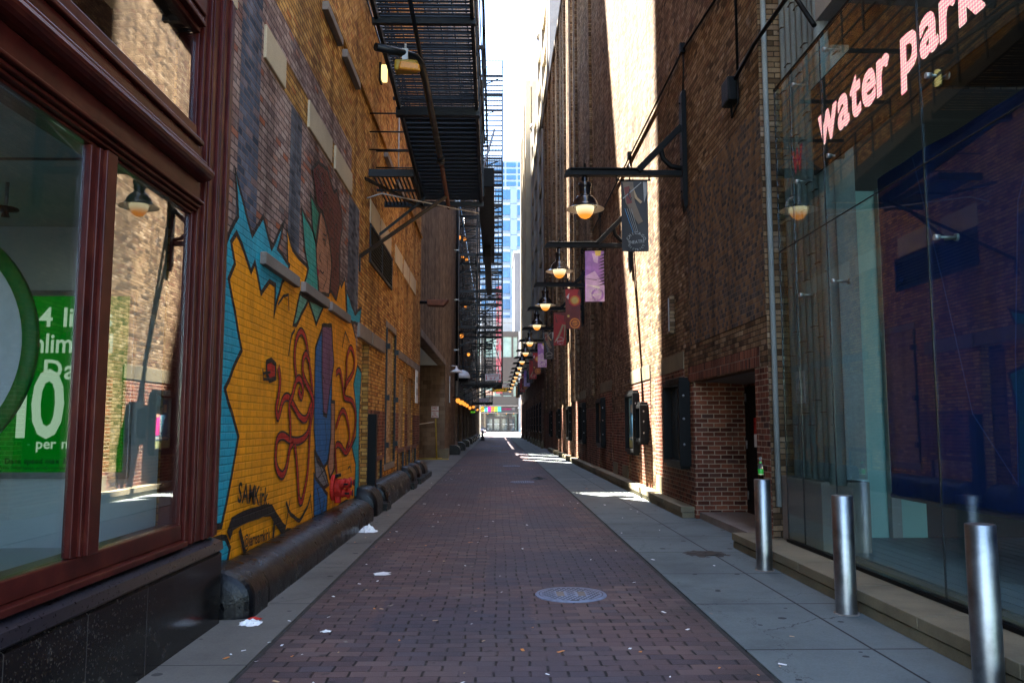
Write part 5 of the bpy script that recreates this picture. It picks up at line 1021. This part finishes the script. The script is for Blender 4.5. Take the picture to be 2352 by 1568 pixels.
for z in (6.38, 6.89): mb.box(-.42, 1.82, 117.985, 117.998, z, z+.03, 'ylet')
for x in (-.42, 1.79): mb.box(x, x+.03, 117.985, 117.998, 6.411, 6.889, 'ylet')
mb.build('lettering', st)
mb = MB(); mb.tube([(-2.4, 118.1, 7.2), (4, 118.1, 7.2)], .06, 'black', 8)
for x in (-.2, 1.6): mb.box(x, x+.04, 118.05, 118.09, 6.951, 7.16, 'black')
mb.build('support_bar', st)
# towers beyond
M['tower_blue'] = plain('blue_tower_glass', (.012, .085, .19), .2, var=.5, scale=.35, spec=.8); M['tower_frame'] = plain('blue_grey_cladding', (.13, .17, .23), .6, var=.08, scale=.5); M['tower_white'] = plain('white_tower', (.26, .30, .36), .7, var=.05)
M['tower_pier'] = plain('tower_pier_panel', (.17, .22, .29), .5, var=.1)
gt = thing('glass_tower', 'pale blue office tower with bright blue window bands behind the theatre front', 'building', (0, 232, 0))
mb = MB(); mb.box(-30, 16, 230, 260, 0, 68, 'tower_frame'); mb.build('body', gt)
mb = MB(); mm = MB(); pp = MB()
for k in range(13):
    z = 11.5+k*4.55
    for i in range(-4, 3):
        x = -.4+6.4*i; mb.box(x, x+4.4, 229.8, 229.99, z, z+2.75, 'tower_blue'); mm.box(x+2.14, x+2.26, 229.7, 229.799, z, z+2.75, 'tower_frame'); mm.box(x, x+4.4, 229.9, 229.985, z+2.9, z+3.6, 'tower_white'); mm.box(x-.06, x, 229.7, 229.99, z-.3, z+3.0, 'tower_white')
        pp.box(x+4.46, x+6.3, 229.75, 229.98, z-1.2, z+3.2, 'tower_pier')
mb.build('window', gt); mm.build('mullion', gt); pp.build('pier_panel', gt)
wt = thing('white_tower', 'white tower with dark square windows rising behind the blue tower', 'building', (6, 330, 0))
mb = MB(); mb.box(-25, 25, 330, 360, 0, 110.5, 'tower_white'); mb.box(5, 12, 335, 350, 110.5, 111.6, 'tower_white'); mb.build('body', wt)
mb = MB()
for k in range(38):
    for i in range(-5, 4): x = 4.2+4.8*i; z = 8+k*2.7; mb.box(x, x+3.9, 329.7, 329.99, z, z+1.75, 'tower_blue')
mb.build('window', wt)
bb = thing('beige_block', 'low beige rooftop block just above the theatre front', 'building', (0, 172, 0))
mb = MB(); mb.box(-30, 3.4, 172.5, 190, 0, 23.8, 'limestone'); mb.box(-30, 3.5, 172.4, 172.8, 23.2, 24.2, 'limestone'); mb.build('body', bb)
gb = thing('grey_block', 'narrow grey brick block between the blue tower and the garage', 'building', (8, 200, 0))
M['greyblk'] = concrete('grey_brick_block', (.14, .13, .13), None, stain=.15)
mb = MB(); mb.box(4.4, 16, 195, 215, 0, 43, 'greyblk'); mb.build('body', gb); mb = MB(); mb.box(4.2, 16, 194.9, 215, 43.01, 43.6, 'limestone'); mb.build('coping', gb)

# car, cone, sandwich board at the alley end
car = thing('parked_car', 'dark blue-grey hatchback nosing past the alley mouth on the street', 'car', (-3.6, 125, .07))
M['car'] = plain('blue_grey_paint', (.06, .07, .13), .25, .3, var=.1); M['tyre'] = plain('tyre_rubber', (.012, .012, .012), .8); M['lens'] = plain('clear_lens', (.8, .85, .9), .1); M['carglass'] = plain('car_glass', (.02, .03, .03), .05)
cx, gz, y0, y1 = -1.45, .08, 123.9, 125.6
side = [(0, .35), (-.02, .62), (-.12, .78), (-1.0, .98), (-1.75, 1.42), (-3.1, 1.45), (-3.9, 1.05), (-4.1, .95), (-4.1, .35), (-3.72, .28), (-.3, .25)]
mb = MB(); mb.prism([(cx+a, gz+b) for a, b in side], 'y', y0, y1, 'car'); mb.build('body', car, .05)
mb = MB(); mb.prism([(cx+a, gz+b) for a, b in ((-1.12, .98), (-1.72, 1.36), (-3.0, 1.38), (-3.6, 1.02))], 'y', y0-.012, y1+.012, 'carglass'); mb.build('window', car)
for yy in (y0-.02, y1-.2):
    for xx in (cx-.82, cx-3.35):
        wl = MB(); wl.lathe([(.2, 0), (.31, .0), (.325, .05), (.325, .17), (.31, .22), (.2, .22)], (xx, yy, gz+.325), 'tyre', 24, 'y'); wo = wl.build('wheel', car)
        wl = MB(); wl.lathe([(0, .0), (.21, .01), (.21, .2), (0, .2)], (xx, yy-.004, gz+.325), 'p_char', 20, 'y')
        for k in range(5): t = k*2*math.pi/5+.3; wl.bar((xx, yy-.012, gz+.325), (xx+.2*math.cos(t), yy-.012, gz+.325+.2*math.sin(t)), .02, .07, 'white')
        wl.lathe([(.185, -.012), (.22, -.012), (.22, .0), (.185, 0), (.185, -.012)], (xx, yy-.004, gz+.325), 'white', 20, 'y'); wl.build('rim', wo)
for yy in (y0-.015, y1-.3):
    mb = MB(); mb.prism([(cx-.02, gz+.62), (cx-.1, gz+.78), (cx-.5, gz+.86), (cx-.4, gz+.7)], 'y', yy, yy+.315, 'lens'); mb.build('headlight', car)
mb = MB(); mb.box(cx-.25, cx-.12, y0-.012, y0+.02, gz+.5, gz+.56, 'amber'); mb.build('indicator', car)
co = thing('traffic_cone', 'dark tall cone standing on the pavers near the far left guards', 'cone', (-1.36, 85, 0))
mb = MB(); mb.lathe([(.1, .98), (.11, .92), (.09, .7), (.21, .1), (.23, .06)], (-1.36, 85, 0), 'p_char', 14); mb.build('cone', co)
mb = MB(); mb.box(-1.6, -1.12, 84.76, 85.24, .004, .06, 'p_char'); mb.build('base', co, .02); mb = MB(); mb.tube([(-1.36, 85, .98), (-1.36, 85, 1.05)], .05, 'p_char', 8); mb.build('grip', co)
sb = thing('sandwich_board', 'blue and white A-frame board on the street at the alley mouth', 'sign', (3.95, 123.5, .05))
for s_ in (-1, 1):
    mb = MB()
    for y in (123.1, 123.9): mb.bar((3.95+s_*.55, y, .06), (3.95+s_*.03, y, 1.38), .06, .06, 'p_blue')
    mb.bar((3.95+s_*.24, 123.1, .85), (3.95+s_*.24, 123.9, .85), .05, .05, 'p_blue'); mb.bar((3.95+s_*.5, 123.1, .2), (3.95+s_*.5, 123.9, .2), .05, .05, 'p_blue'); mb.build('leg', sb)
mb = MB(); mb.prism([(3.7, .98), (3.92, 1.4), (3.98, 1.4), (4.2, .98), (4.1, .98), (3.95, 1.25), (3.8, .98)], 'y', 123.05, 123.95, 'white'); mb.build('board', sb)

# ================================================================ RIGHT near: glass shop front
gl = thing('corner_shop', 'frameless glass shop front with blue hanging inside and stone above', 'shop', (3.53, 5, 0))
GF = 3.53
ys = [9.99, 9.46, 8.53, 6.52, 4.47, 2.4, .3]
for z0, z1 in ((.245, 3.738), (3.752, 5.82)):
    for i in range(len(ys)-1):
        mb = MB(); mb.box(GF, GF+.012, ys[i+1]+.008, ys[i]-.008, z0, z1, 'glass_r'); mb.build('glass_pane', gl)
mb = MB()
for y in ys[:-1]: mb.box(GF+.001, GF+.013, y-.006, y+.006, .245, 5.82, 'joint')
mb.box(GF+.001, GF+.013, .3, 9.98, 3.7405, 3.7495, 'joint'); mb.box(GF-.004, GF+.03, .3, 10.0, 5.825, 5.85, 'black'); mb.box(GF-.02, GF+.05, .3, 10.0, .205, .24, 'black'); mb.build('joint', gl)
def spider(y, z):
    b = MB(); b.tube([(GF-.012, y, z), (GF+.03, y, z)], .024, 'galv', 12); b.tube([(GF+.03, y, z), (GF+.16, y, z)], .012, 'galv', 8); b.tube([(GF+.16, y, z), (GF+.18, y, z)], .032, 'galv', 12); b.tube([(GF+.17, y, z), (GF+.17, y+.16, z+.02)], .014, 'galv', 6); b.build('glass_fitting', gl)
for y in (9.32, 8.40, 6.39, 4.3):
    for z in (5.63, 4.45, 3.1): spider(y, z)
mb = MB(); mb.box(3.75, 7.5, -1, 10.2, .10, .2, 'sill'); mb.box(7.5, 7.7, -1, 10.2, .2, 6.2, 'p_char'); mb.box(GF+.3, 7.5, -1, 10.2, 6.0, 6.2, 'p_char'); mb.build('interior_shell', gl)
M['teal_wall'] = plain('pale_teal_wall', (.27, .46, .42), .5, var=.06, scale=1)
mb = MB(); mb.box(4.11, 7.49, 10.272, 10.285, .2, 6.0, 'p_char'); mb.box(4.15, 5.35, 10.22, 10.27, .2, 4.6, 'teal_wall'); mb.box(4.86, 4.98, 10.1, 10.2, .23, 4.6, 'limestone'); mb.build('interior_partition', gl)
M['deck'] = plain('grey_deck', (.20, .21, .22), .5, var=.3, scale=5)
mb = MB()
for i in range(22): x = GF+.32+i*.17; mb.box(x, x+.16, -1, 10.2, .201, .22, 'deck')
mb.build('floor_deck', gl)
mb = MB(); mb.box(3.12, GF+.22, -1, 10.9, .0, .09, 'ledge')
for i in range(10): y = -1+i*1.19; mb.box(3.10, GF+.22, y, y+1.18, .105, .2, 'ledge')
mb.box(3.15, GF+.2, -.99, 10.88, .0901, .1049, 'joint'); mb.build('stone_ledge', gl, .01)
mb = MB()
NR = 7
mb.box(3.74, 4.1, 9.05, 10.26, 1.0, 30, 'terra')
for i in range(NR): y = 8.98+i*.185; mb.tube([(3.74, y, .95), (3.74, y, 30)], .07 if i else .09, 'terra', 10)
mb.build('reeded_pilaster', gl)
mb = MB()
for i in range(NR):
    y = 8.98+i*.185
    for k in range(14): z = 1.6+k*.85+((i % 3)*.14); mb.box(3.665, 3.80, y-.066, y+.066, z, z+.008, 'coping')
mb.build('pilaster_joint', gl)
mb = MB(); mb.box(3.56, 4.1, 9.0, 10.262, .2, .98, 'sill'); mb.build('pilaster_base', gl, .01)
mb = MB(); mb.tube([(3.50, 10.2, .6), (3.50, 10.2, 14)], .035, 'terra', 10); mb.build('edge_bead', gl)
mb = MB(); mb.box(3.66, 8, -1, 8.9, 6.21, 24, 'limestone'); mb.prism([(3.66, 7.15), (3.2, 7.7), (3.2, 8.4), (3.66, 8.4)], 'y', -1, 8.75, 'sill'); mb.box(3.10, 3.66, -1, 8.8, 8.41, 8.9, 'limestone'); mb.build('stone_upper_wall', gl)
mb = MB()
for i in range(22):
    y = 8.5-i*.42; mb.lathe([(0, .09), (.07, .06), (.12, 0), (.06, -.05), (.1, -.1), (0, -.14)], (3.36, y, 7.55), 'sill', 8)
mb.build('carved_ornament', gl)
blu = thing('blue_hanging', 'large deep blue fabric hanging behind the right-hand glass', 'curtain', (4.3, 5, .85))
M['navy'] = plain('deep_blue_fabric', (.001, .017, .12), .7, var=.25, scale=2); M['blue_line'] = plain('blue_line_print', (.015, .06, .24), .6)
mb = MB(); n = 60
for i in range(n):
    a, b_ = 8.9-i*9.3/n, 8.9-(i+1)*9.3/n; f = lambda y: 4.3+.03*math.sin(y*2.1)+.012*math.sin(y*7)
    for z0, z1 in ((.86, 2.6), (2.6, 4.35)): mb.face([(f(a), a, z0), (f(b_), b_, z0), (f(b_), b_, z1), (f(a), a, z1)], 'navy', True); mb.face([(f(a)+.012, a, z0), (f(a)+.012, a, z1), (f(b_)+.012, b_, z1), (f(b_)+.012, b_, z0)], 'navy', True)
mb.tube([(4.3, 8.9, .85), (4.3, -.4, .85)], .03, 'navy', 8); mb.build('fabric', blu)
mb = MB(); fx = lambda a, c: (4.225, a, c)
mb.strip([(8.0, 4.3), (7.55, 2.9), (7.2, 1.7), (6.62, 1.12), (6.55, 2.2), (6.4, 3.4), (5.9, 4.3)], .018, fx, 'blue_line'); mb.strip([(5.2, 1.0), (5.6, 1.05), (5.95, 1.5), (6.0, 2.4), (5.7, 3.3), (5.0, 4.0), (4.2, 4.2)], .02, fx, 'blue_line'); mb.build('line_print', blu)
led = thing('led_sign', 'dark LED screen behind glass with glowing pink words water park', 'screen', (3.62, 6, 4.4))
mb = MB(); mb.box(3.605, 3.63, .5, 8.98, 4.42, 5.42, 'joint'); mb.build('panel', led)
g = G('led_letter'); g.t.nodes.remove(g.b); wv = g.n('ShaderNodeTexChecker'); wv.inputs['Scale'].default_value = 30
g.pos(); g.l(g.comb(0.003, g.math('ADD', g._p[1], g._p[2]), g.math('SUBTRACT', g._p[2], g._p[1])), wv.inputs['Vector']); wv.inputs['Color1'].default_value = (1, .62, .52, 1); wv.inputs['Color2'].default_value = (1, .16, .24, 1)
e = g.n('ShaderNodeEmission'); g.l(wv.outputs[0], e.inputs[0]); e.inputs[1].default_value = 2.2/EX; g.l(e.outputs[0], g.out.inputs[0]); M['led'] = g.m
g = G('led_letter_reflection'); g.t.nodes.remove(g.b); e = g.n('ShaderNodeEmission'); e.inputs[0].default_value = (.6, .06, .1, 1); e.inputs[1].default_value = .3/EX; g.l(e.outputs[0], g.out.inputs[0]); M['led_reflection'] = g.m
mb = MB(); wid_ = (1.67/.64-.055*5)/sum(GL[c_][2] for c_ in 'water'); wid2 = (.92/.68-.055*3)/sum(GL[c_][2] for c_ in 'par')
for k_, (dy, dz) in enumerate(((0, 0), (.012, .006), (-.012, -.006), (.006, -.012), (-.006, .012))):
    mb.text('water', .68, (3.60-.0004*k_, 8.80+dy, 4.69+dz), (0, -1, 0), (0, 0, 1), 'led', .055, wid=wid_*.94, shear=.05); mb.text('park', .68, (3.60-.0004*k_, 6.93+dy, 4.69+dz), (0, -1, 0), (0, 0, 1), 'led', .055, wid=wid2, shear=.05); mb.build('lettering', led)
mb = MB(); mb.text('w', .60, (3.60, 9.62, 4.62), (0, -1, 0), (0, 0, 1), 'led_reflection', 0, wid=wid_*.75); mb.build('reflected_letter', led)  # reflection of the first letter in the glass, made as a dim glowing copy
gcase = MB(); gcase.box(5.3, 5.6, 7.0, 7.5, .225, 1.15, 'green_ink'); gcase.box(5.28, 5.3, 6.95, 7.55, .225, 1.18, 'galv')
solo(gcase, 'green_display_stand', 'bright green display stand on the floor below the blue hanging', 'display', (5.45, 7.25, .225), bevel=.02)
hp = MB(); hp.lathe([(.42, 0), (.5, 0), (.5, .06), (.42, .06), (.42, 0)], (5.6, 5.9, .75), 'teal_wall', 32, 'x'); hp.box(5.58, 5.66, 5.7, 6.1, .225, .3, 'galv')
solo(hp, 'display_ring', 'pale hoop on a foot standing on the deck behind the glass', 'display', (5.62, 5.9, .225))

# bollards, bottle
b0 = None
for i, (x, y, lab) in enumerate(((2.975, 9.2, 'brushed steel bollard with a bottle on top, nearest the brick doorway'), (2.985, 7.1, 'brushed steel bollard, middle one of the three before the glass'), (2.97, 5.05, 'brushed steel bollard cut by the right edge of the photo'))):
    if b0 is None:
        b0 = thing('bollard', lab, 'bollard', (x, y, .008), 'steel bollards before the glass front')
        mb = MB(); mb.lathe([(.088, 0), (.088, .985), (.085, .99)], (x, y, .008), 'steel', 32); mb.build('post', b0)
        mb = MB(); mb.lathe([(.085, .99), (.06, .992), (0, .993)], (x, y, .008), 'steel', 32); mb.build('cap', b0)
        mb = MB(); mb.lathe([(.105, .0), (.105, .006), (.089, .007)], (x, y, .008), 'sill', 24); mb.build('base_ring', b0)
    else: dup(b0, (x, y, .008), lab)
M['bottle'] = None
g = G('clear_bottle_glass'); g.set((.9, .97, .9), .03); g.b.inputs['Transmission Weight'].default_value = 1; g.b.inputs['IOR'].default_value = 1.3; M['bottle'] = g.m
M['beer'] = plain('amber_beer', (.55, .26, .015), .15, var=.1); M['lab_g'] = plain('green_label', (.02, .42, .03), .4, var=.1); M['lab_y'] = plain('pale_label', (.7, .75, .35), .4)
bo = thing('glass_bottle', 'half-full clear beer bottle with green label standing on the steel bollard', 'bottle', (2.96, 9.19, 1.0))
c = (2.96, 9.19, 1.002)
mb = MB(); mb.lathe([(0, 0), (.030, 0), (.031, .01), (.031, .125), (.027, .15), (.016, .18), (.0135, .195), (.0135, .235), (.015, .236), (.015, .245), (.011, .245)], c, 'bottle', 20); mb.build('glass_body', bo)
mb = MB(); mb.lathe([(0, .004), (.0285, .005), (.0285, .075), (.0285, .076), (0, .076)], c, 'beer', 18); mb.build('beer', bo)
mb = MB(); mb.lathe([(.0316, .06), (.0318, .061), (.0318, .108), (.0316, .109)], c, 'lab_g', 20); mb.build('front_label', bo)
mb = MB(); mb.lathe([(.032, .05), (.032, .06)], c, 'lab_y', 20); mb.build('label_band', bo); mb = MB(); mb.lathe([(.0142, .19), (.0172, .186), (.0175, .175)], c, 'lab_g', 16); mb.build('neck_label', bo)

# manhole covers
M['cast'] = plain('cast_iron', (.16, .18, .25), .65, .0, var=.3, scale=12, bump=.1); M['slot'] = plain('dark_slot', (.02, .014, .014), .8)
def manhole(x, y, lab, full=True):
    t = thing('manhole_cover', lab, 'manhole cover', (x, y, 0), 'iron covers in the pavers'); r = .335
    b = MB(); b.lathe([(0, .012), (r, .012), (r+.005, .004), (r+.005, -.01)], (x, y, 0), 'cast', 48); b.build('disc', t)
    b = MB(); b.lathe([(.298, .0125), (.304, .0125)], (x, y, .0006), 'slot', 48)
    if full:
        for i in range(-6, 7):
            for j in range(-6, 7):
                px, py = i*.047+(.0235 if j % 2 else 0), j*.043
                if math.hypot(px, py) > .275 or (abs(abs(px)-.10) < .055 and abs(py) < .12): continue
                b.box(x+px-.014, x+px+.014, y+py-.01, y+py+.01, .0124, .0136, 'slot')
        for s_ in (-1, 1): b.box(x+s_*.10-.035, x+s_*.10+.035, y-.10, y+.10, .0124, .0135, 'sill')
        b.box(x-.03, x+.05, y-.31, y-.28, .0124, .014, 'slot')
    else:
        for i in range(-4, 5):
            for j in range(-4, 5):
                if math.hypot(i, j) < 4.2: b.box(x+i*.062-.014, x+i*.062+.014, y+j*.06-.012, y+j*.06+.012, .0124, .0136, 'slot')
    b.build('slots', t)
manhole(.714, 7.95, 'big round iron cover nearest the camera, pocked with slots')
manhole(.75, 23.4, 'round iron cover second from the camera, in mid alley', False)
manhole(.62, 32.5, 'round iron cover third from the camera, in mid alley', False)
manhole(.45, 50, 'thin-looking iron cover fourth from the camera', False)
manhole(.0, 64, 'farthest iron cover, barely a sliver on the pavers', False)

# litter
rl = random.Random(11)
def crumple(name, x, y, z, s_, lab, m='paper', flat=.5, n=9):
    b = MB(); top = []; h = []
    for i in range(n+1):
        for j in range(n+1):
            u, v = i/n-.5, j/n-.5; f = max(0, 1-4*(u*u+v*v)*1.1)
            b.v.append((x+u*s_*(1+.3*rl.uniform(-1, 1)), y+v*s_*(1+.3*rl.uniform(-1, 1)), z+.003+f*s_*flat*rl.uniform(.25, 1)))
    mi = b.idx(m)
    for i in range(n):
        for j in range(n):
            if (i in (0, n-1) and j in (0, n-1)): continue
            a = i*(n+1)+j; b.f.append((a, a+1, a+n+2, a+n+1)); b.mi.append(mi); b.sm.append(False)
    return solo(b, name, lab, 'litter', (x, y, z))
crumple('plastic_bag', -1.93, 12.6, .006, .26, 'crumpled white plastic bag on the left kerb by the long guard')
crumple('paper_napkin', -1.98, 6.85, .006, .17, 'crumpled white napkins on the left kerb near the granite corner', flat=.25)
crumple('paper_scrap', -1.99, 7.0, .006, .10, 'red and dark scrap just behind the white napkins', 'm_red', .3, 5)
b = MB()
for k in range(12): t = k*math.pi/6; b.v.append((-1.23+.11*math.cos(t)*rl.uniform(.5, 1.2), 9.1+.13*math.sin(t)*rl.uniform(.4, 1.1), .003))
b.f.append(tuple(range(12))); b.mi.append(b.idx('paper')); b.sm.append(False); solo(b, 'paint_splat', 'white splat of spilled food on the pavers left of centre', 'litter', (-1.23, 9.1, 0))
crumple('leaf_scrap', -1.32, 6.6, .001, .07, 'small white scrap on pavers near the left kerb edge', flat=.25, n=5)
crumple('twig', 1.25, 24.6, .001, .5, 'dark scrap of rubbish on pavers left of the sunny patch', 'black', .2, 4)
M['rot'] = plain('rotten_leaf', (.03, .022, .016), .9, var=.5)
crumple('leaf_debris', 2.62, 10.35, .008, .45, 'dark flattened leaf debris on the sidewalk beside the bottle bollard', 'rot', .06, 8)  # dead leaves added to stand for a dark wet stain
mb = MB()
for k in range(170):
    y = 4.6+rl.random()**1.9*26; x = rl.uniform(-2.0, 1.75) if rl.random() < .72 else rl.uniform(-1.9, -.9)
    if rl.random() < .12: x = rl.uniform(1.8, 3.05)
    s_ = rl.uniform(.005, .014)*(1+.3*(y > 10)); t = rl.uniform(0, 3.14); l_ = s_*rl.uniform(1, 2.4)
    dx, dy = math.cos(t), math.sin(t); z = .0115 if (x > 1.7 or x < -1.6) else .003; m = rl.choice(['paper', 'paper', 'paper', 'p_tan', 'p_orange', 'sill'])
    mb.face([(x-dx*l_-dy*s_, y-dy*l_+dx*s_, z), (x+dx*l_-dy*s_, y+dy*l_+dx*s_, z+.002), (x+dx*l_+dy*s_, y+dy*l_-dx*s_, z+.004), (x-dx*l_+dy*s_, y-dy*l_-dx*s_, z)], m)
lt = mb.build('litter'); lt['kind'] = 'stuff'
